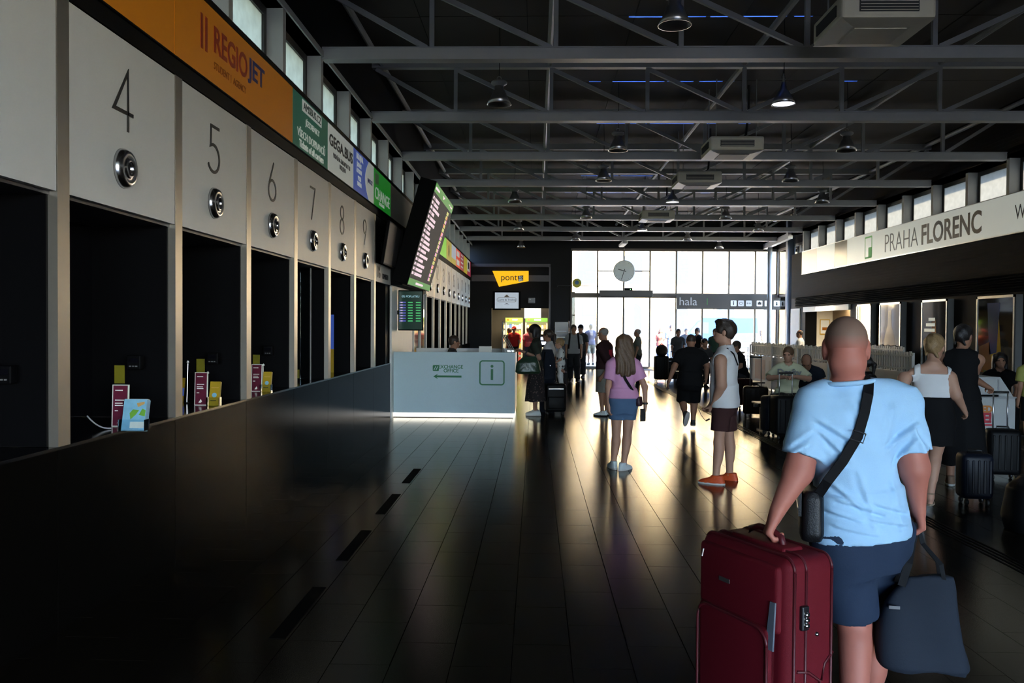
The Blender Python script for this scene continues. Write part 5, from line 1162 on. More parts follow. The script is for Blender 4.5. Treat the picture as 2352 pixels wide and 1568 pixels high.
def wear_hair(c, kind, m):
    F = Field(min(c['h'], .011)); HP, hs, Rm = c['HP'], c['hs'], c['HM']; E = lambda p, r_, k=.02, sub=False: F.ell(HP(*p), np.array(r_) * hs, k, sub, Rm); C = lambda a, b, ra, rb, k=.02: F.cap(HP(*a), HP(*b), ra * hs, rb * hs, k)
    if kind == 'buzz':
        E((0, -.014, .027), (.0785, .0965, .0905)); E((0, .09, -.01), (.09, .05, .09), .01, True); E((0, .03, -.13), (.13, .15, .075), .02, True)
    else:
        g = dict(short=.010, messy=.018, bob=.016, long=.014, bun=.010, pony=.010, balding=.003).get(kind, .01)
        E((0, -.016, .028), (.078 + g, .097 + g, .090 + g))
        if kind in ('messy', 'short'): E((0, -.055, -.03), (.066, .05, .05), .02)
        if kind == 'messy':
            E((0, .045, .098), (.06, .05, .03)); E((.02, .06, .095), (.04, .045, .02)); E((-.03, .02, .105), (.05, .05, .025))
            F.wob(lambda X, Y, Z: .005 * np.sin(80 * X + 30 * Z) * np.sin(70 * Y + 20 * X))
        if kind == 'bob':
            for sd in (-1, 1): C((sd * .06, -.02, .02), (sd * .070, .0, -.095), .045, .034)
            C((0, -.06, .02), (0, -.06, -.10), .07, .055, .03)
        if kind == 'long':
            for x in (-.055, -.02, .02, .055): C((x, -.06, .05), (x * 1.7, -.125, -.33 - .03 * (abs(x) < .03)), .050, .030, .03)
            for sd in (-1, 1): C((sd * .062, -.01, .03), (sd * .10, -.06, -.24), .036, .024, .03)
            F.wob(lambda X, Y, Z: .0035 * np.sin(95 * X + 6 * np.sin(9 * Z)))
        if kind == 'bun':
            E((0, -.085, -.005), (.05, .05, .055), .03); C((.02, -.07, -.05), (.05, -.06, -.10), .02, .012); C((-.05, -.04, -.03), (-.055, -.06, -.09), .022, .01)
            F.wob(lambda X, Y, Z: .004 * np.sin(70 * X + 50 * Z) * np.sin(60 * Y))
        if kind == 'pony': C((0, -.10, .02), (.0, -.15, -.02), .03, .035, .02); C((0, -.15, -.02), (0, -.135, -.16), .035, .02, .02)
        E((0, .115, -.02), (.062, .06, .085), .012, True)
        if kind in ('short', 'messy', 'bun', 'pony', 'balding'): E((0, .06, -.10), (.13, .11, .085), .02, True)
        if kind == 'balding': E((0, .05, .09), (.08, .12, .07), .02, True)
        for sd in (-1, 1): 
            if kind != 'long' and kind != 'bob': E((sd * .09, .0, -.018), (.024, .026, .036), .008, True)
    link('hair', F.mesh('hair', m), c['t'])
def wear_cap(c, m):
    F = Field(min(c['h'], .010)); HP, hs, Rm = c['HP'], c['hs'], c['HM']; F.ell(HP(0, -.012, .03), np.array((.088, .106, .098)) * hs, .01, rot=Rm); F.ell(HP(0, -.01, -.05), np.array((.15, .15, .075)) * hs, .005, True, Rm); F.cap(HP(0, .08, .035), HP(0, .145, .02), .062 * hs, .05 * hs, .01, flat=(c['hu'], .14)); link('cap', F.mesh('cap', m), c['t'])
def ribbon(pts, wd, th, nrm_fn):
    """flat band through points; nrm_fn gives the outward normal at each point"""
    mb = MB(); n = len(pts); vs = []
    for i, p in enumerate(pts):
        p = Vector(p); d = (Vector(pts[min(i + 1, n - 1)]) - Vector(pts[max(i - 1, 0)])).normalized(); nn = Vector(nrm_fn(p)).normalized(); nn = (nn - d * nn.dot(d)).normalized(); s_ = d.cross(nn) * wd / 2
        vs += [p - s_, p + s_, p + s_ + nn * th, p - s_ + nn * th]
    fs = [(0, 1, 2, 3), tuple(4 * (n - 1) + k for k in (3, 2, 1, 0))]
    for i in range(n - 1):
        for k in range(4): fs.append((4 * i + k, 4 * i + (k + 1) % 4, 4 * i + 4 + (k + 1) % 4, 4 * i + 4 + k))
    return mb.add(vs, fs)
# ================================================================== LUGGAGE
M_WHEEL = mat('black wheel', (.012, .012, .012), rough=.5)
def suitcase(label, loc, yaw, wd, dp, ht, m, poles=0.0, soft=False, name='suitcase'):
    t = thing(name, label, 'suitcase', loc, yaw); z0 = .06
    MB().bbox(-wd / 2, wd / 2, -dp / 2, dp / 2, z0, ht, min(.05, dp * .25), 4).build('shell', m, t, True)
    if not soft:
        for k in range(5):
            x = -wd * .36 + wd * .18 * k
            for s_ in (-1, 1): MB().bbox(x - .012, x + .012, s_ * dp / 2 - .006, s_ * dp / 2 + .006, z0 + .06, ht - .06, .005, 1).build('rib', m, t)
    else:
        MB().bbox(-wd * .4, wd * .4, -dp / 2 - .03, -dp / 2 + .02, z0 + .06, z0 + (ht - z0) * .55, .02, 3).build('front_pocket', m, t, True); Bx(-wd * .36, wd * .36, -dp / 2 - .004, -dp / 2 + .004, ht - .10, ht - .092).build('zip', M_ALU, t)
    for sx in (-1, 1):
        for sy in (-1, 1):
            w_ = MB().lathe([(0, -.014), (.024, -.014), (.03, -.008), (.03, .008), (.024, .014), (0, .014)], (sx * (wd / 2 - .05), sy * (dp / 2 - .04), .03), 'X', 14).build('wheel', M_WHEEL, t, True)
    MB().tube([(-.07, 0, ht - .005), (-.06, 0, ht + .025), (.06, 0, ht + .025), (.07, 0, ht - .005)], .011, 8).build('top_grip', M_WHEEL, t, True)
    if poles:
        for s_ in (-1, 1): MB().tube([(s_ * wd * .22, dp * .3, ht - .02), (s_ * wd * .22, dp * .3, ht + poles)], .009, 8).build('handle_pole', M_ALU, t, True)
        MB().tube([(-wd * .22 - .01, dp * .3, ht + poles), (wd * .22 + .01, dp * .3, ht + poles)], .014, 8).build('handle_grip', M_WHEEL, t, True)
    return t
M_CBLK = mat('black case', (.0035, .0035, .004), rough=.5, spec=.12); M_CNAVY = mat('navy case', (.004, .006, .013), rough=.45, spec=.2); M_CBRN = mat('brown case', (.014, .009, .006), rough=.5, spec=.2); M_CMAR = mat('maroon case', (.03, .005, .007), rough=.5, spec=.2)
def gx(px, Y): return (px - 1230) / FPX * Y
suitcase('black suitcase standing beside the woman in the long skirt', (gx(1276, 16.25), 16.25, 0), R(8), .40, .28, .60, M_CBLK, 0, True)
suitcase('black cabin suitcase with raised handle pulled by woman in black dress', (gx(2289, 9.7), 9.7, 0), R(-10), .34, .24, .57, M_CBLK, .41)
suitcase('small navy ribbed suitcase behind the woman in the white top', (gx(2228, 8.3), 8.3, 0), R(-5), .29, .22, .50, M_CNAVY, 0)
suitcase('large black suitcase with raised handle before the seated girl', (gx(1806, 13.05), 13.05, 0), R(4), .46, .30, .66, M_CBLK, .34)
suitcase('dark navy suitcase tucked left of the large black one', (gx(1775, 13.5), 13.5, 0), R(12), .36, .26, .62, M_CNAVY, 0)
suitcase('dark brown suitcase with raised handle beside the cafe screen', (gx(1733, 16.2), 16.2, 0), R(-14), .46, .32, .58, M_CBRN, .55)
suitcase('maroon suitcase behind the man in the white vest', (gx(1704, 18.0), 18.0, 0), R(20), .36, .26, .62, M_CMAR, 0)
suitcase('black ribbed trolley case by the entrance doors, left of two', (gx(1518, 26.4), 26.4, 0), R(6), .42, .3, .80, M_CBLK, .22)
suitcase('black trolley case by the entrance doors, right of two', (gx(1546, 26.8), 26.8, 0), R(-10), .40, .3, .72, M_CBLK, .2, True)
t = thing('backpack', 'round black backpack sitting on the left trolley case', 'backpack', (gx(1519, 26.4), 26.4, .80)); F = Field(.012); F.ell((0, 0, .16), (.19, .14, .19), .02); F.ell((0, -.1, .10), (.13, .08, .09), .03); link('bag', F.mesh('bag', M_CBRN), t); MB().tube([(-.05, 0, .34), (0, 0, .38), (.05, 0, .34)], .01).build('grip', M_WHEEL, t)
t = thing('travel_bag', 'black travel bag cut off by the right edge', 'bag', (gx(2362, 7.2), 7.2, 0)); F = Field(.012); F.loft((0, 0, 0), np.eye(3), [(0, 0, 0, .20, .2), (.12, 0, 0, .23, .22), (.36, 0, 0, .20, .18), (.47, 0, 0, .10, .09)], .02, pw=2.6); link('bag', F.mesh('bag', M_CBLK), t); MB().tube([(-.1, 0, .44), (-.06, 0, .54), (.06, 0, .54), (.1, 0, .44)], .012).build('handle', M_WHEEL, t)
# ---- big red soft suitcase
M_RED2 = mat('deep red nylon', (.115, .0035, .010), rough=.7, spec=.2, var=.08, bump=.25, bscale=500); M_PIPE = mat('dark red piping', (.075, .003, .008), rough=.5)
W_, D_, HT = .50, .25, .86
RED_P = Vector((.912, 3.05, 0)); phi = R(63); ex = Vector((math.cos(phi), -math.sin(phi), 0)); ey = Vector((math.sin(phi), math.cos(phi), 0))   # ex along the broad face towards the near edge, ey away from it
ctr = RED_P - ex * W_ / 2 + ey * D_ / 2
t = thing('suitcase', 'large deep red soft suitcase held by the man in blue', 'suitcase', ctr, math.atan2(ex.y, ex.x))
MB().bbox(-W_ / 2, W_ / 2, -D_ / 2, D_ / 2, .07, HT, .045, 5).build('shell', M_RED2, t, True)
MB().bbox(-W_ / 2 + .03, W_ / 2 - .06, -D_ / 2 - .035, -D_ / 2 + .02, .12, .60, .03, 4).build('front_pocket', M_RED2, t, True)
MB().bbox(-W_ / 2 + .02, W_ / 2 - .03, -D_ / 2 - .018, -D_ / 2 + .02, .58, HT - .03, .018, 3).build('upper_pocket', M_RED2, t, True)
def loop(pts, r_, m, name, parent): return MB().tube(pts + [pts[0]], r_, 8).build(name, m, parent, True)
for y in (-D_ / 2 + .035, D_ / 2 - .035, -D_ / 2 + .09):
    p = rrect(-W_ / 2 - .001, W_ / 2 + .001, .07, HT + .001, .05); loop([(a, y, b) for a, b in p], .006, M_PIPE, 'piping', t)
p = rrect(-W_ / 2 + .035, W_ / 2 - .065, .13, .59, .06); loop([(a, -D_ / 2 - .034, b) for a, b in p], .006, M_PIPE, 'pocket_piping', t)
# side panel details (narrow face towards the camera's right)
xs_ = W_ / 2
MB().tube([(xs_ + .002, -.075, .45), (xs_ + .002, -.02, .44), (xs_ + .002, .035, .40), (xs_ + .002, .05, .33), (xs_ + .002, .05, .22), (xs_ + .002, .02, .16), (xs_ + .002, -.06, .14)], .006, 8).build('side_seam', M_PIPE, t, True)
MB().tube([(xs_ + .002, .1, .50), (xs_ + .002, .06, .46), (xs_ + .002, .045, .40)], .005, 8).build('side_seam', M_PIPE, t, True)
lk = MB().bbox(xs_ - .004, xs_ + .016, -.065, -.03, .60, .69, .006, 2).build('combination_lock', mat('black lock', (.012, .012, .014), rough=.3), t); 
for k in range(3): MB().lathe([(0, -.01), (.010, -.008), (.010, .008), (0, .01)], (xs_ + .014, -.045, .62 + .02 * k), 'Y', 12).build('dial', M_CHROME, lk, True)
for z in (.575, .13): MB().lathe([(0, .008), (.007, .006), (.009, 0)], (xs_, .02, z), 'X', 12).build('rivet', M_CHROME, t, True)
MB().prism([(W_ / 2 - .085, .52), (W_ / 2 - .045, .52), (W_ / 2 - .035, .70), (W_ / 2 - .06, .70)], 'Y', -D_ / 2 - .024, -D_ / 2 - .017).build('grey_flash', mat('grey reflective strip', (.14, .16, .20), rough=.35), t)
Bx(-.10, -.04, -D_ / 2 - .022, -D_ / 2 - .017, .70, .716).build('maker_plate', mat('dull metal plate', (.2, .18, .17), rough=.4, metal=.8), t); MB().tube([(-.20, -D_ / 2 - .02, .80), (-.20, -D_ / 2 - .028, .77)], .004).build('zip_pull', MATS['dull metal plate'], t)
MB().tube([(-.10, 0, HT - .004), (-.085, 0, HT + .035), (-.04, 0, HT + .052), (.04, 0, HT + .052), (.085, 0, HT + .035), (.10, 0, HT - .004)], .013, 10).build('top_handle', M_PIPE, t, True); MB().bbox(-.15, .15, -.05, .05, HT - .01, HT + .012, .01, 2).build('handle_base', M_RED2, t, True)
for sx in (-1, 1):
    for sy in (-1, 1): MB().lathe([(0, -.016), (.028, -.016), (.035, -.01), (.035, .01), (.028, .016), (0, .016)], (sx * (W_ / 2 - .05), sy * (D_ / 2 - .05), .035), 'Y', 16).build('wheel', M_WHEEL, t, True)
# ================================================================== PEOPLE
def toloc(root, yaw, p): p = Vector(p) - Vector(root); c, s_ = math.cos(-yaw), math.sin(-yaw); return (p.x * c - p.y * s_, p.x * s_ + p.y * c, p.z)
SOLE_K = mat('dark rubber sole', (.02, .02, .02), rough=.6)
# ---- foreground man
r1 = Vector((1.275, 3.40, 0)); g1 = lambda u, v, Y: toloc(r1, 0, at(u, v, Y))
M_FADE = mat('hair fading to nape', (.2, .1, .1), rough=.6, spec=.3)
nF = M_FADE.node_tree; _sp = nF.nodes.new('ShaderNodeSeparateXYZ'); _tc = nF.nodes.new('ShaderNodeTexCoord'); _cr = nF.nodes.new('ShaderNodeValToRGB'); _mr = nF.nodes.new('ShaderNodeMapRange')
_mr.inputs['From Min'].default_value = 1.585; _mr.inputs['From Max'].default_value = 1.73; _cr.color_ramp.elements[0].position = .20; _cr.color_ramp.elements[0].color = (.42, .145, .105, 1); _cr.color_ramp.elements[1].position = .62; _cr.color_ramp.elements[1].color = (.215, .130, .098, 1)
nF.links.new(_tc.outputs['Object'], _sp.inputs[0]); nF.links.new(_sp.outputs[2], _mr.inputs['Value']); nF.links.new(_mr.outputs[0], _cr.inputs[0]); nF.links.new(_cr.outputs[0], nF.nodes['Principled BSDF'].inputs['Base Color'])
CREASE = [(-.17, 1.33, -.04, 1.25, .016, .010), (-.16, 1.28, -.07, 1.19, .014, .009), (.20, 1.33, .09, 1.24, .016, .010), (.19, 1.27, .12, 1.17, .014, .009), (-.10, 1.03, .06, .985, .013, .010), (-.13, .985, .0, .95, .012, .009), (.04, 1.02, .17, .985, .013, .010), (.0, .965, .16, .94, .012, .009), (-.12, 1.09, -.02, 1.00, .014, .008), (-.03, 1.13, .02, .94, .016, .006), (.10, 1.10, .13, .93, .016, .006), (-.06, 1.40, .0, 1.28, .018, .005), (.10, 1.40, .07, 1.27, .018, .005), (-.11, .93, .03, .905, .012, .008), (-.27, 1.24, -.20, 1.30, .012, .008), (.24, 1.22, .20, 1.31, .012, .008), (-.29, 1.19, -.22, 1.24, .011, .007), (.27, 1.20, .23, 1.26, .011, .007)]
def crease_fn(X, Y, Z):
    o = 0
    for x0, z0, x1, z1, w_, A_ in CREASE:
        dx, dz = x1 - x0, z1 - z0; L2 = dx * dx + dz * dz; t_ = np.clip(((X - x0) * dx + (Z - z0) * dz) / L2, 0, 1); sg = ((X - x0) * dz - (Z - z0) * dx) / math.sqrt(L2); d2 = (X - x0 - t_ * dx) ** 2 + (Z - z0 - t_ * dz) ** 2
        o = o + A_ * np.exp(-d2 / w_ ** 2) * np.sin(sg / w_ * 1.6) * 1.4
    return o * (Y < .02)
C_BLUE = cloth('light blue jersey', (.37, .60, .84)); C_NAVY = cloth('navy shorts', (.020, .034, .066))
pm, cm = make_person('person', 'man with shaved head in light blue shirt pulling a red suitcase', r1, 0, dict(height=1.74, h=.0075, skin=SK_RUDDY, build=.94, arm=1.32, leg=1.15, neckw=1.10, jowl=True, head=(-14, 2), hs=1.04, seed=4,
  J=dict(pel=(.025, 0, .915), neck=(-.028, .0, 1.447), shL=g1(1872, 925, 3.40), shR=g1(2068, 918, 3.40), elL=g1(1834, 1082, 3.36), wrL=g1(1788, 1168, 3.30), elR=g1(2100, 1075, 3.36), wrR=g1(2108, 1152, 3.38),
    knL=g1(1962, 1432, 3.40), anL=g1(1962, 1715, 3.28), knR=g1(2012, 1400, 3.66), anR=g1(1998, 1668, 3.62), toeR=(.1, 1, 0), toeL=(-.1, 1, 0)),
  hdL=(-.35, -.08, -.75), pnL=(.6, -.1, -.35), curlL=58, thumbL=(.2, 1, .2), curlR=55, pnR=(-1, .1, 0), handw=1.12,
  wear=[('top', C_BLUE, .78, -.045, .020, .078, .010, 'shirt', None, 0, .004, crease_fn), ('shorts', C_NAVY, .93, .026, 'shorts', .006, .03, .036), ('shoes', cloth('dark trainer', (.05, .05, .06)), SOLE_K), ('hair', 'buzz', M_FADE)], ear=1.25))
# collar band
cl = MB(); pts = []
for k in range(25):
    a = 2 * math.pi * k / 24; pts.append(tuple(cm['neck'] + cm['up'] * (.040 + .0 * math.sin(a)) + cm['rt'] * .094 * math.cos(a) + cm['fw'] * (.088 * math.sin(a) - .010)))
cl.tube(pts, .010, 8, False).build('collar', C_BLUE, pm, True)
# crossbody strap: over the right shoulder, down the back to the bag on the left hip
M_STRAP = mat('black webbing', (.005, .005, .006), rough=.7, spec=.12)
pb = [g1(1992, 862, 3.43), g1(1996, 872, 3.345), g1(1994, 905, 3.285), g1(1985, 950, 3.268), g1(1970, 1002, 3.262), g1(1935, 1060, 3.262), g1(1900, 1105, 3.272), g1(1880, 1135, 3.31), g1(1868, 1160, 3.36)]
ribbon(pb, .038, .004, lambda p: (p.x * .35, -1, .25 if p.z > 1.40 else 0)).build('bag_strap', M_STRAP, pm)
bkc = Vector(g1(1970, 1002, 3.252)); bkd = (Vector(g1(1966, 1014, 3.252)) - Vector(g1(1974, 990, 3.252))).normalized(); bks = Vector((bkd.z, 0, -bkd.x)); mb = MB()
cs = [bkc + bkd * a * .018 + bks * b * .025 + Vector((0, -.004, 0)) for a, b in ((-1, -1), (-1, 1), (1, 1), (1, -1), (-1, -1))]
mb.tube(cs, .003, 6).build('strap_buckle', mat('dull buckle', (.18, .18, .19), rough=.35, metal=.9), pm)
pf = [g1(1992, 862, 3.43), g1(1975, 880, 3.52), g1(1930, 960, 3.55), g1(1885, 1060, 3.53), g1(1862, 1130, 3.46)]
ribbon(pf, .038, .004, lambda p: (0, 1, .2)).build('bag_strap', M_STRAP, pm)
rb = at(1862, 1232, 3.40); t = thing('shoulder_bag', "small black shoulder bag at the man's left hip", 'bag', rb, R(75)); 
F = Field(.008); F.loft((0, 0, 0), np.eye(3), [(0, 0, 0, .105, .04), (.03, 0, 0, .115, .048), (.17, 0, 0, .11, .045), (.20, 0, 0, .10, .03)], .01, pw=4); link('body', F.mesh('body', mat('black leather', (.005, .005, .006), rough=.4, spec=.25, bump=.2, bscale=200)), t); MB().tube([(-.09, .05, .13), (.09, .05, .13)], .004).build('zip', M_ALU, t); Bx(-.1, .1, .04, .052, .10, .19).build('flap', MATS['black leather'], t)
# tote in the right hand
p0 = at(2110, 1535, 3.34); t = thing('tote_bag', "dark slate tote bag hanging from the man's right hand", 'bag', (p0.x, p0.y, p0.z), R(-8)); M_TOTE = cloth('slate tote', (.016, .022, .034), .8); M_TOTED = cloth('dark tote side', (.007, .008, .010), .8)
F = Field(.008); F.loft((0, 0, 0), np.eye(3), [(0, 0, 0, .145, .065), (.02, 0, 0, .158, .075), (.15, 0, 0, .150, .065), (.30, 0, 0, .115, .040), (.37, .01, 0, .100, .020)], .01, pw=3.2); F.wob(lambda X, Y, Z: .006 * np.sin(26 * X + 9 * Z) + .005 * np.sin(17 * Z - 14 * X + 1)); link('body', F.mesh('body', M_TOTE), t)
hand = Vector(cm['wr']['R']) + Vector((0, 0, -.085)); hl = toloc((p0.x, p0.y, p0.z), R(-8), Vector(r1) + hand)
for s_, y in ((-1, -.022), (1, .022)):
    ribbon([(-.075, y, .33), (-.05, y, .42), (hl[0] - .02, hl[1], hl[2] - .08), (hl[0], hl[1], hl[2])], .03, .004, lambda p: (0, s_, .1)).build('strap', M_TOTED, t); ribbon([(.085, y, .33), (.07, y, .42), (hl[0] + .02, hl[1], hl[2] - .08), (hl[0], hl[1], hl[2])], .016, .004, lambda p: (0, s_, .1)).build('strap', M_TOTED, t)
Bx(-.13, -.09, -.066, -.062, .25, .262).build('label_print', mat('grey print', (.16, .16, .17), rough=.7), t)
# ---- man in white vest, standing in profile
th = R(66); r2 = Vector((gx(1662, 9.3), 9.3, 0)); g2 = lambda u, v, Y: toloc(r2, th, at(u, v, Y))
C_VEST = cloth('white vest', (.66, .66, .67)); C_BRN = cloth('dark brown shorts', (.045, .018, .018))
p2, c2 = make_person('person', 'man in white sleeveless vest and brown shorts with orange trainers', r2, th, dict(height=1.75, h=.009, skin=SK_FAIR, build=1.06, arm=1.30, leg=1.0, head=(12, -4), neckw=1.05, seed=2,
  J=dict(shL=g2(1655, 828, 9.12), elL=g2(1657, 885, 9.08), wrL=g2(1640, 928, 9.2), shR=g2(1668, 820, 9.46), elR=g2(1660, 885, 9.52), wrR=g2(1634, 928, 9.40), knL=g2(1651, 1016, 9.2), anL=g2(1644, 1096, 9.18), knR=g2(1675, 1014, 9.42), anR=g2(1676, 1090, 9.45), toeL=(.05, 1, 0), toeR=(.25, 1, 0)),
  curlL=40, curlR=40, pnL=(.7, .6, -.2), pnR=(-.7, .6, -.2),
  wear=[('top', C_VEST, 0, -.10, .020, .078, .004, 'vest'), ('shorts', C_BRN, .72, .026, 'shorts', .004), ('shoes', mat('orange trainer', (.62, .075, .012), rough=.6, var=.25, scale=30)), ('hair', 'messy', H_DARK)]))
ribbon([tuple(c2['neck'] + c2['rt'] * -.10 + c2['up'] * -.01), tuple(c2['neck'] + c2['rt'] * -.115 - c2['fw'] * .05 + c2['up'] * .0), tuple(c2['neck'] + c2['rt'] * -.10 - c2['fw'] * .115 - c2['up'] * .06), tuple(c2['neck'] + c2['rt'] * -.05 - c2['fw'] * .15 - c2['up'] * .18)], .022, .008, lambda p: (-.3, -.6, .8)).build('bag_strap', M_STRAP, p2)
for s_ in 'LR':
    f, u_, r_ = c2['foot'](s_); A = c2['an'][s_]; mb = MB()
    for k in range(4): q = Vector(A + f * (.045 + .022 * k) - u_ * (.012 + .010 * k)); mb.tube([q - Vector(r_) * .03, q + Vector(u_) * .012, q + Vector(r_) * .03], .004, 6)
    mb.build('laces', M_INK, p2)
# ---- girl in pink
r3 = Vector((gx(1432, 10.1), 10.1, 0)); th = R(6); g3 = lambda u, v, Y: toloc(r3, th, at(u, v, Y)); C_PINK = cloth('pink tee', (.62, .30, .50)); C_DENIM = cloth('denim', (.075, .135, .24), .85, .25)
p3, c3 = make_person('person', 'girl with long brown hair in pink shirt and denim shorts', r3, th, dict(height=1.57, fem=True, h=.009, skin=SK_FAIR, build=1.0, arm=.95, leg=1.02, head=(4, 0), seed=5,
  J=dict(elR=g3(1481, 888, 10.1), wrR=g3(1482, 928, 10.08), elL=g3(1397, 888, 10.1), wrL=g3(1398, 930, 10.06), knR=g3(1440, 1010, 10.12), anR=g3(1432, 1066, 10.02), knL=g3(1415, 1010, 10.12), anL=g3(1409, 1062, 10.1), toeR=(.7, .7, 0), toeL=(-.15, 1, 0)),
  curlR=50, wear=[('top', C_PINK, .66, .015, .018, .06, .005, 'shirt', None, 0, .015), ('shorts', C_DENIM, .46, .020, 'shorts', .003, .12), ('shoes', cloth('white trainer', (.60, .66, .66))), ('hair', 'long', H_BROWN)]))
ribbon([tuple(c3['neck'] + c3['rt'] * -.09 + c3['up'] * .0), tuple(c3['neck'] + c3['rt'] * -.07 - c3['fw'] * .105 - c3['up'] * .08), tuple(c3['neck'] + c3['rt'] * .0 - c3['fw'] * .128 - c3['up'] * .24), tuple(c3['neck'] + c3['rt'] * .085 - c3['fw'] * .115 - c3['up'] * .37), tuple(c3['neck'] + c3['rt'] * .155 - c3['fw'] * .05 - c3['up'] * .46)], .03, .006, lambda p: (.1, -1, 0)).build('bag_strap', M_STRAP, p3)
q = c3['neck'] + c3['rt'] * .19 - c3['fw'] * .03 - c3['up'] * .56; t = thing('belt_bag', "small dark bag at the pink girl's right hip", 'bag', r3 + Vector((q[0], q[1], q[2])), R(70)); F = Field(.009); F.loft((0, 0, 0), np.eye(3), [(0, 0, 0, .07, .03), (.03, 0, 0, .08, .035), (.11, 0, 0, .07, .025)], .01, pw=3); link('body', F.mesh('body', mat('plum bag', (.03, .01, .02), rough=.5)), t); MB().tube([(-.06, .034, .08), (.06, .034, .08)], .003).build('zip', M_ALU, t)
w3 = Vector(c3['wr']['R']); MB().lathe([(.030, -.012), (.034, -.006), (.034, .006), (.030, .012)], tuple(w3 + Vector((0, 0, .01))), 'Z', 16).build('wristwatch', M_INK, p3)
t = thing('phone', "dark phone in the pink girl's right hand", 'phone', r3 + w3 + Vector((-.028, -.012, -.125)), R(25)); MB().bbox(-.038, .038, -.005, .005, -.075, .075, .004, 2).build('case', M_INK, t); Bx(-.034, .034, .005, .006, -.07, .07).build('screen', M_GLOSSB, t)
# ---- man in black walking away
r4 = Vector((gx(1585, 14.2), 14.2, 0)); g4 = lambda u, v, Y: toloc(r4, 0, at(u, v, Y)); C_BLK = cloth('black', (.004, .004, .005)); 
p4, c4 = make_person('person', 'stocky man all in black walking away towards the entrance', r4, 0, dict(height=1.58, h=.011, skin=SK_TAN, build=1.22, arm=1.25, leg=1.25, head=(0, 22), seed=6,
  J=dict(pel=(-.01, 0, .80), neck=(.02, .06, 1.31), elL=g4(1549, 842, 14.1), wrL=g4(1537, 874, 14.05), elR=g4(1624, 838, 14.25), wrR=g4(1622, 868, 14.4), knL=g4(1568, 922, 14.3), anL=g4(1574, 953, 13.95), toeL=(-.15, .35, -.9), knR=g4(1594, 922, 14.3), anR=g4(1592, 967, 14.2)),
  wear=[('top', C_BLK, .8, -.10, .022, .07, .005, 'shirt', None, 0, .02), ('shorts', C_BLK, .98, .03, 'shorts', .004), ('shoes', cloth('grey trainer', (.05, .05, .055))), ('hair', 'buzz', H_DARK)]))
cd_ = [at(1604, 940, 13.9), at(1612, 955, 13.9), at(1621, 966, 13.9), at(1630, 962, 13.9)]
t = thing('lanyard', 'thin lanyard dangling beside the walking man in black', 'lanyard', cd_[0]); MB().tube([Vector(p) - cd_[0] for p in cd_[:3]], .005, 6).build('cord', M_INK, t); MB().tube([cd_[2] - cd_[0], cd_[3] - cd_[0]], .014, 8).build('tag', M_INK, t)
# ---- man in dark red and black shirt, grey shorts
r5 = Vector((gx(1388, 16.1), 16.1, 0)); th = R(58); g5 = lambda u, v, Y: toloc(r5, th, at(u, v, Y)); C_REDB = cloth('black maroon shirt', (.03, .012, .014)); C_GREY = cloth('grey beige shorts', (.20, .19, .165))
p5, c5 = make_person('person', 'older man in black and red shirt with long grey shorts', r5, th, dict(height=1.66, h=.011, skin=SK_TAN, build=1.05, head=(0, 6), seed=7, J=dict(elL=g5(1402, 838, 15.9), wrL=g5(1385, 862, 15.8)),
  wear=[('top', C_REDB, .85, -.10, .02, .07, .004), ('shorts', C_GREY, .98, .035, 'shorts', .004), ('shoes', cloth('white trainer', (.60, .66, .66)), SOLE_K), ('hair', 'balding', hairm('grey', (.25, .24, .23)))]))
F = Field(.011); q = c5['pel'] + c5['up'] * .22 - c5['fw'] * .07; F.loft(q, np.stack([c5['rt'], c5['fw'], c5['up']]), [(-.2, 0, 0, .085, .09), (.16, 0, 0, .10, .085)], .02); link('red_panel', F.mesh('red_panel', cloth('red panel', (.34, .02, .04))), p5)
# ---- woman with bob at the desk
r6 = Vector((gx(1231, 16.0), 16.0, 0)); th = R(82); g6 = lambda u, v, Y: toloc(r6, th, at(u, v, Y)); C_OLV = cloth('dark olive top', (.025, .030, .022)); C_PRINT = mat('cloth dark floral print', (.055, .035, .030), rough=.85, var=.95, scale=38)
nt_ = C_PRINT.node_tree; vo = nt_.nodes.new('ShaderNodeTexVoronoi'); vo.inputs['Scale'].default_value = 26; cr = nt_.nodes.new('ShaderNodeValToRGB'); cr.color_ramp.elements[0].position = .22; cr.color_ramp.elements[0].color = (.16, .10, .09, 1); cr.color_ramp.elements[1].position = .34; cr.color_ramp.elements[1].color = (.016, .011, .012, 1)
tcn = nt_.nodes.new('ShaderNodeTexCoord'); nt_.links.new(tcn.outputs['Object'], vo.inputs['Vector']); nt_.links.new(vo.outputs['Distance'], cr.inputs[0]); nt_.links.new(cr.outputs[0], nt_.nodes['Principled BSDF'].inputs['Base Color'])
p6, c6 = make_person('person', 'woman with dark bob and long floral skirt leaning on the desk', r6, th, dict(height=1.70, fem=True, h=.011, skin=SK_BROWN, head=(0, 8), seed=8, J=dict(elL=g6(1238, 822, 15.85), wrL=g6(1203, 808, 15.8), elR=g6(1232, 822, 16.2), wrR=g6(1198, 806, 16.15), anL=(-.08, -.02, .085), anR=(.08, .02, .085)),
  pnL=(0, 0, -1), pnR=(0, 0, -1), wear=[('skirt', C_PRINT, .28, .135, .25), ('top', C_OLV, .7, .04, .018, .062, .004, 'top'), ('shoes', cloth('white trainer', (.60, .66, .66))), ('hair', 'bob', H_BLACK)]))
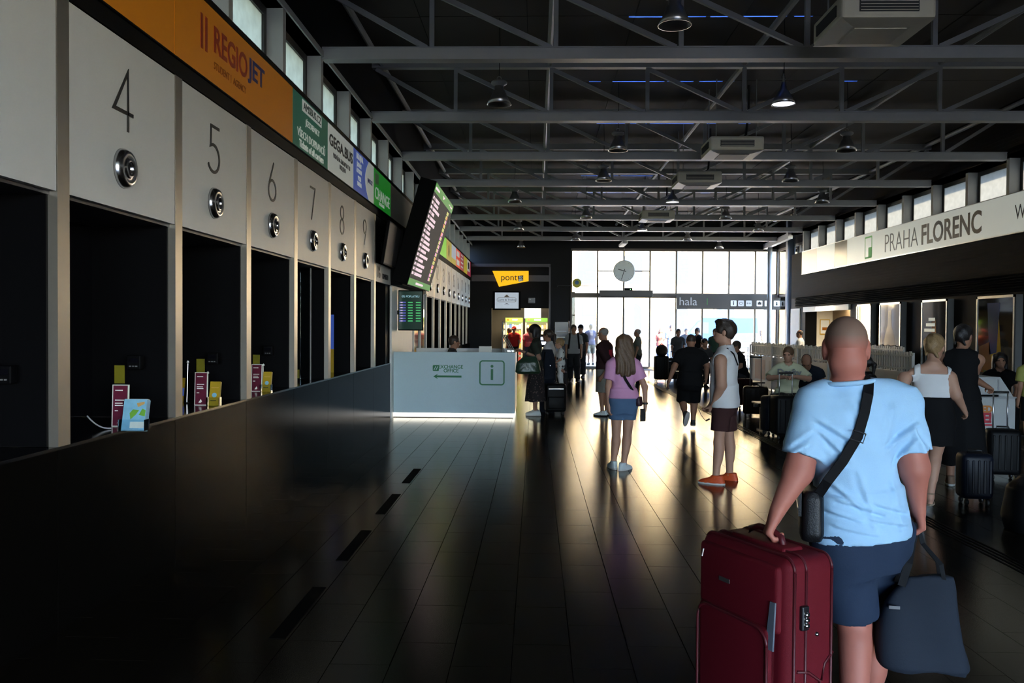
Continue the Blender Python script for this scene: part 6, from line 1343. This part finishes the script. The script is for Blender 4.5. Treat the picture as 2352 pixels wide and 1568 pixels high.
q = at(1212, 858, 15.72); t = thing('shoulder_bag', 'large dark green shoulder bag carried by woman with bob', 'bag', q, R(4)); F = Field(.012); F.loft((0, 0, 0), np.eye(3), [(0, 0, 0, .20, .07), (.04, 0, 0, .235, .09), (.2, 0, 0, .20, .08), (.32, .03, 0, .13, .04)], .02, pw=2.6); F.wob(folds(.008, 3, f=1.5)); link('body', F.mesh('body', mat('glossy green leather', (.018, .045, .022), rough=.32, bump=.3, bscale=40)), t); MB().tube([(-.1, 0, .28), (.0, .05, .44), (.13, .14, .62), (.18, .14, .5), (.14, 0, .3)], .014).build('strap', M_INK, t, True)
# ---- woman with ponytail and the toddler she carries
r7 = Vector((gx(1261, 17.4), 17.4, 0)); th = R(75); g7 = lambda u, v, Y: toloc(r7, th, at(u, v, Y)); C_WHT = cloth('white tee', (.55, .55, .56)); C_NV2 = cloth('navy', (.010, .013, .022))
p7, c7 = make_person('person', 'woman with ponytail in white tee and navy dress carrying a toddler', r7, th, dict(height=1.60, fem=True, h=.012, skin=SK_TAN, head=(0, 5), seed=9, J=dict(elL=g7(1276, 838, 17.3), wrL=g7(1286, 846, 17.2), elR=g7(1285, 835, 17.7), wrR=g7(1290, 842, 17.4)), wear=[('top', C_WHT, .5, -.02, .016, .062, .003), ('skirt', C_NV2, .3, .15, .24), ('shoes', C_BLK, SOLE_K), ('hair', 'pony', H_DARK)]))
qb = at(1257, 868, 16.75); t = thing('backpack', 'tall navy backpack leaning behind the woman with bob', 'backpack', (qb.x, 16.75, .62)); F = Field(.012); F.loft((0, 0, 0), np.eye(3), [(0, 0, 0, .14, .09), (.05, 0, 0, .17, .12), (.4, 0, 0, .16, .11), (.62, 0, 0, .10, .07)], .02, pw=2.6); link('bag', F.mesh('bag', C_NV2), t); MB().tube([(-.05, -.1, .56), (-.08, -.16, .35), (-.07, -.12, .1)], .016).build('strap', M_STRAP, t, True); MB().lathe([(0, -.01), (.012, -.008), (.014, 0)], (.05, -.125, .30), 'Y', 10).build('buckle', M_CHROME, t); Bx(-.15, .15, -.1, .1, -.62, 0).build('lower_pack', C_NV2, t)
r8 = at(1287, 890, 17.25); th = R(95); C_SPOT = mat('cloth spotted white', (.62, .62, .60), rough=.85)
nt_ = C_SPOT.node_tree; vo = nt_.nodes.new('ShaderNodeTexVoronoi'); vo.inputs['Scale'].default_value = 11; cr = nt_.nodes.new('ShaderNodeValToRGB'); cr.color_ramp.elements[0].position = .30; cr.color_ramp.elements[0].color = (.008, .008, .01, 1); cr.color_ramp.elements[1].position = .36; cr.color_ramp.elements[1].color = (.62, .62, .60, 1)
tcn = nt_.nodes.new('ShaderNodeTexCoord'); nt_.links.new(tcn.outputs['Object'], vo.inputs['Vector']); nt_.links.new(vo.outputs['Distance'], cr.inputs[0]); nt_.links.new(cr.outputs[0], nt_.nodes['Principled BSDF'].inputs['Base Color'])
make_person('person', 'toddler in white suit with dark spots carried by the ponytail woman', r8, th, dict(height=.92, h=.010, hs=1.30, skin=SK_FAIR, build=1.15, arm=1.1, head=(-10, 5), J=dict(elL=(-.15, .02, .58), wrL=(-.12, .1, .52)), wear=[('top', C_SPOT, .9, .0, .012, .06, .002, 'romper_top'), ('shorts', C_SPOT, 1.9, .012, 'romper_legs', .002), ('hair', 'short', H_BLOND)]))
# ---- man with backpack walking towards the camera
r9 = Vector((gx(1318, 25.8), 25.8, 0)); C_GT = cloth('grey tee', (.30, .30, .31)); C_TRO = cloth('charcoal trousers', (.018, .018, .022))
p9, c9 = make_person('person', 'man with backpack straps in grey tee walking towards the camera', r9, R(180), dict(height=1.72, h=.014, skin=SK_TAN, J=dict(knL=(-.10, .12, .50), anL=(-.10, .10, .10), knR=(.10, .0, .49), anR=(.10, -.12, .09)), wear=[('top', C_GT, .75, -.05, .02, .07, .003), ('shorts', C_TRO, 1.94, .03, 'trousers', .004), ('shoes', C_BLK, SOLE_K), ('hair', 'short', H_DARK)]))
for s_ in (-1, 1): ribbon([(s_ * .12, -.12, 1.38), (s_ * .125, .02, 1.475), (s_ * .13, .13, 1.36), (s_ * .15, .15, 1.15), (s_ * .16, .10, 1.02)], .05, .012, lambda p: (0, 1, .3)).build('backpack_strap', M_STRAP, p9)
F = Field(.014); F.loft((0, -.22, .98), np.eye(3), [(0, 0, 0, .14, .08), (.1, 0, 0, .16, .11), (.45, 0, 0, .13, .08)], .02, pw=3); link('backpack', F.mesh('backpack', C_BLK), p9)
def simple(px, Y, yaw, hgt, top, bot, label, hair='short', hm=H_DARK, frac=1.92, sleeve=.7, skin_=SK_TAN, h=.016, z=0, extra=(), **kw):
    P = dict(height=hgt, h=h, skin=skin_, wear=[('top', top, sleeve, -.05, .02, .07, .004), ('shorts', bot, frac, .03, 'trousers' if frac > 1 else 'shorts', .004), ('shoes', C_BLK, SOLE_K), ('hair', hair, hm)] + list(extra)); P.update(kw)
    return make_person('person', label, (gx(px, Y), Y, z), R(yaw), P)
def seated(px, Y, yaw, zs, top, bot, label, lean=.0, hair='short', hm=H_DARK, skin_=SK_TAN, frac=1.92, sleeve=.7, h=.014, J=None, S=1.0, **kw):
    jj = dict(pel=(0, -.02, zs + .10), neck=(0, lean, zs + .10 + math.sqrt(max(.3 - lean ** 2, .05)) * .99 * S), knL=(-.13, .42, zs + .06), knR=(.13, .42, zs + .06), anL=(-.13, .40, .085), anR=(.13, .40, .085), elL=(-.24, lean * .6 + .06, zs + .34), wrL=(-.16, .30, zs + .20), elR=(.24, lean * .6 + .06, zs + .34), wrR=(.16, .30, zs + .20)); jj.update(J or {})
    P = dict(height=1.70 * S, h=h, skin=skin_, J=jj, wear=[('top', top, sleeve, -.06, .02, .07, .004), ('shorts', bot, frac, .03, 'trousers' if frac > 1 else 'shorts', .003), ('shoes', C_BLK, SOLE_K), ('hair', hair, hm)]); P.update(kw)
    return make_person('person', label, (gx(px, Y), Y, 0), R(yaw), P)
M_BENCH = mat('dark perforated steel', (.03, .03, .033), rough=.4, metal=.5)
def bench(x, y, yaw, L, label, zs=.45):
    t = thing('waiting_bench', label, 'bench', (x, y, 0), R(yaw)); n = max(1, round(L / .55)); a = L / n
    for k in range(n): MB().bbox(-L / 2 + k * a + .015, -L / 2 + (k + 1) * a - .015, -.22, .22, zs - .03, zs, .01).build('seat', M_BENCH, t)
    Bx(-L / 2, L / 2, -.03, .03, zs - .08, zs - .03).build('beam', M_BENCH, t)
    for s_ in (-1, 1): Bx(s_ * (L / 2 - .12) - .02, s_ * (L / 2 - .12) + .02, -.2, .2, 0, .02).build('foot', M_BENCH, t); Bx(s_ * (L / 2 - .12) - .02, s_ * (L / 2 - .12) + .02, -.025, .025, .02, zs - .08).build('leg', M_BENCH, t)
    return t
C_DGR = cloth('dark grey', (.04, .042, .045)); C_OGR = cloth('olive grey shirt', (.11, .11, .085)); C_YEL = cloth('pale lime tee', (.50, .52, .36)); C_SHB = cloth('steel blue shirt', (.12, .17, .26)); C_RED = cloth('red polo', (.55, .03, .03)); C_LG = cloth('lime yellow tee', (.36, .36, .10)); C_SH2 = cloth('khaki shorts', (.16, .14, .10)); C_JE = cloth('blue jeans', (.05, .08, .15))
simple(1334, 28.0, 150, 1.73, C_DGR, C_TRO, 'man in black cap behind the man with backpack straps', extra=[('cap', C_BLK)])
simple(1464, 26.5, 75, 1.60, C_OGR, C_TRO, 'man in olive grey shirt by the glass doors', 'balding', hairm('grey', (.25, .24, .23)))
# receptionist on an office chair
seated(1036, 16.75, -80, .56, C_DGR, C_TRO, 'receptionist with dark hair sitting behind the info desk', .04, 'short', H_DARK)
t = thing('office_chair', 'black office chair behind the info desk', 'chair', (gx(1036, 16.75) - .02, 16.75, 0)); MB().bbox(-.23, .23, -.23, .23, .48, .55, .02).build('seat', C_BLK, t); MB().bbox(-.27, -.22, -.22, .22, .62, 1.02, .02).build('backrest', C_BLK, t); MB().tube([(0, 0, .06), (0, 0, .5)], .025).build('column', M_CHROME, t, True); MB().tube([(-.2, 0, .5), (-.27, 0, .55), (-.26, 0, .7)], .015).build('back_stay', M_BLACK, t)
for k in range(5): MB().tube([(0, 0, .08), (.26 * math.cos(k * 1.257), .26 * math.sin(k * 1.257), .04)], .02).build('leg', M_BLACK, t)
# seated girl with lime tee leaning on the suitcase handle
jd = dict(elL=(-.30, .16, .89), wrL=(-.07, .38, .925), elR=(.30, .16, .89), wrR=(.08, .37, .915))
pd, cd = seated(1806, 13.85, 168, .47, C_YEL, C_TRO, 'girl in pale lime tee seated with arms on a suitcase handle', .06, 'pony', H_BROWN, SK_FAIR, 1.92, .95, .010, J=jd, S=.98, fem=True, build=1.18, head=(-18, 4), pnL=(0, 0, -1), pnR=(0, 0, -1))
q = cd['neck'] - cd['up'] * .095 + cd['fw'] * .175; text('Drafty', .15, M_INK, pd, tuple(q), (R(90), 0, R(180)), off=.003, ext=.012, xs=.95)
bench(gx(1812, 13.85), 14.0, 0, 1.1, 'dark waiting bench under the girl in lime tee', .47)
seated(1858, 14.9, 150, .45, C_NV2, C_TRO, 'balding man in dark shirt bending forward on a bench', .30, 'balding', H_DARK, SK_TAN, head=(10, 35), build=1.12)
bench(gx(1858, 14.9), 15.0, -20, 1.1, 'dark waiting bench under the bending balding man')
# ---- woman in white top, black skirt
r16 = Vector((gx(2132, 8.0), 8.0, 0)); th = R(-18); g16 = lambda u, v, Y: toloc(r16, th, at(u, v, Y)); C_WT2 = cloth('white ribbed top', (.70, .70, .71))
p16, c16 = make_person('person', 'woman with fair pinned-up hair in white top and black skirt', r16, th, dict(height=1.62, fem=True, h=.008, skin=SK_FAIR, build=1.16, arm=1.25, leg=1.10, head=(-22, 8), seed=11,
  J=dict(shL=g16(2078, 868, 8.0), shR=g16(2182, 868, 7.95), elR=g16(2196, 908, 7.92), wrR=g16(2213, 938, 8.0), elL=g16(2062, 925, 8.0), wrL=g16(2070, 985, 8.1), knR=g16(2146, 1055, 8.05), anR=g16(2136, 1140, 7.95), knL=g16(2112, 1050, 8.2), anL=g16(2106, 1128, 8.3)),
  wear=[('skirt', C_BLK, .615, .158, .19, .22, 'skirt', .003), ('top', C_WT2, 0, .185, .014, .05, .0025, 'top', (.115, .42)), ('hair', 'bun', H_BLOND)]))
for s_ in 'LR':
    f, u_, r_ = c16['foot'](s_); gz = c16['an'][s_] - u_ * .083 * c16['S']; G = Field(.009); G.loft(gz, np.stack([r_, f, u_]), [(-.002, 0, .05, .044, .125), (.02, 0, .05, .044, .125)], .004); sn = link('sandal', G.mesh('sandal', mat('tan sandal', (.30, .22, .15))), p16); A = c16['an'][s_]; MB().tube([tuple(A + r_ * .036 * math.cos(a) + f * .036 * math.sin(a) + u_ * .03) for a in [2 * math.pi * k / 12 for k in range(13)]], .005, 6).build('ankle_strap', MATS['tan sandal'], sn)
# ---- woman in black dress with cabin case
r17 = Vector((gx(2196, 9.25), 9.25, 0)); th = R(-28); g17 = lambda u, v, Y: toloc(r17, th, at(u, v, Y))
p17, c17 = make_person('person', 'tall woman in long black sleeveless dress pulling a black cabin case', r17, th, dict(height=1.72, fem=True, h=.010, skin=SK_TAN, build=1.10, arm=1.1, head=(-25, 6), seed=12, J=dict(elR=g17(2234, 868, 9.3), wrR=g17(2268, 888, 9.5)), curlR=55, pnR=(0, .2, -1),
  wear=[('skirt', C_BLK, .24, .15, .27, .15, 'dress_skirt'), ('top', C_BLK, 0, .02, .016, .07, .003, 'dress_top'), ('shoes', cloth('tan shoe', (.25, .16, .11))), ('hair', 'bun', H_BLACK)]))
# ---- right edge child, seated dark figures, kiosk attendant
simple(2358, 12.0, -10, 1.42, C_LG, C_BLK, 'child in yellow tee and grey cap at the right edge', frac=.9, h=.012, extra=[('cap', cloth('grey blue cap', (.10, .13, .17)))])
seated(2280, 13.4, 160, .45, C_BLK, C_BLK, 'person in black seated behind the recycling bin', .05, 'long', H_BLACK, S=.92); bench(gx(2280, 13.4), 13.55, 20, 1.1, 'dark waiting bench behind the recycling bin')
seated(1990, 12.4, 40, .45, C_BLK, C_BLK, "woman with dark ponytail seated beyond the foreground man's neck", .05, 'pony', H_BLACK, S=.88, fem=True); bench(gx(1990, 12.4), 12.3, 40, 1.1, 'dark waiting bench beyond the foreground man')
simple(1832, 26.6, 60, 1.60, C_WHT, C_TRO, 'attendant in white shirt standing at the snack kiosk', 'balding', H_DARK)
# ---- waiting crowd by the entrance
seated(1702, 20.2, 100, .45, C_BLK, C_TRO, 'man in black seated with back to the cafe screen', .12, 'short', H_DARK); bench(gx(1702, 20.2), 20.2, 100, 1.6, 'dark waiting bench left of the cafe screen')
seated(1612, 24.0, 200, .45, C_DGR, C_TRO, 'person in dark grey seated near the entrance behind the walking man', .08, 'short', H_BLACK); bench(gx(1612, 24.0), 24.15, 20, 1.6, 'dark waiting bench near the entrance')
simple(1556, 29.0, 190, 1.60, C_DGR, C_JE, 'short person in grey beside the trolley cases'); simple(1640, 30.0, 150, 1.62, cloth('bottle green tee', (.03, .07, .05)), C_TRO, 'person in bottle green tee behind the man in the vest'); simple(1600, 31.5, 120, 1.64, C_BLK, C_JE, 'person in black near the doors, farthest inside')
# ---- shop people
simple(1181, 35.4, 160, 1.66, C_RED, C_TRO, 'shop worker in red cap and red polo', extra=[('cap', C_RED)]); simple(1171, 36.1, 60, 1.58, C_BLK, C_TRO, 'customer in black behind the red shop worker'); simple(1214, 35.8, 20, 1.62, cloth('pink check shirt', (.4, .1, .14)), C_JE, 'customer in pink shirt in the shop')
# ---- people out in the street
simple(1357, 37.0, 10, 1.78, cloth('grey violet tee', (.16, .14, .17)), C_SH2, 'person in grey violet tee outside the left glass door', frac=.9); simple(1540, 39.0, 190, 1.76, C_SHB, C_JE, 'man in steel blue shirt outside by the van'); simple(1516, 40.0, 170, 1.62, cloth('dark red blouse', (.25, .06, .05)), C_JE, 'woman with red hair outside by the van', 'long', hairm('red', (.28, .06, .03)), fem=True); simple(1574, 37.5, 180, 1.60, C_DGR, C_TRO, 'man in dark shirt outside right of the van people'); simple(1745, 37.5, 30, 1.56, C_GT, C_JE, 'woman with long hair outside the right glazing', 'long', H_BROWN, fem=True)
# crowd barrier by the doors
t = thing('barrier_rail', 'thin steel barrier rail before the entrance glazing', 'barrier', (gx(1590, 31.0), 32.2, 0))
for z in (.95, .5): MB().tube([(0, 0, z), (2.3, 0, z)], .02).build('rail', M_STEEL, t, True)
for x in (.0, 1.15, 2.3): MB().tube([(x, 0, 0), (x, 0, .95)], .022).build('post', M_STEEL, t, True)
t = thing('door_mat', 'grey entrance mat before the glass doors', 'mat', (2.6, 32.6, .001)); MB().bbox(0, 2.0, 0, 1.4, 0, .012, .004, 1).build('mat', mat('ribbed mat', (.08, .09, .11), rough=.9), t); Bx(-.03, 2.03, -.03, 0, 0, .01).build('edge', M_ALU, t)
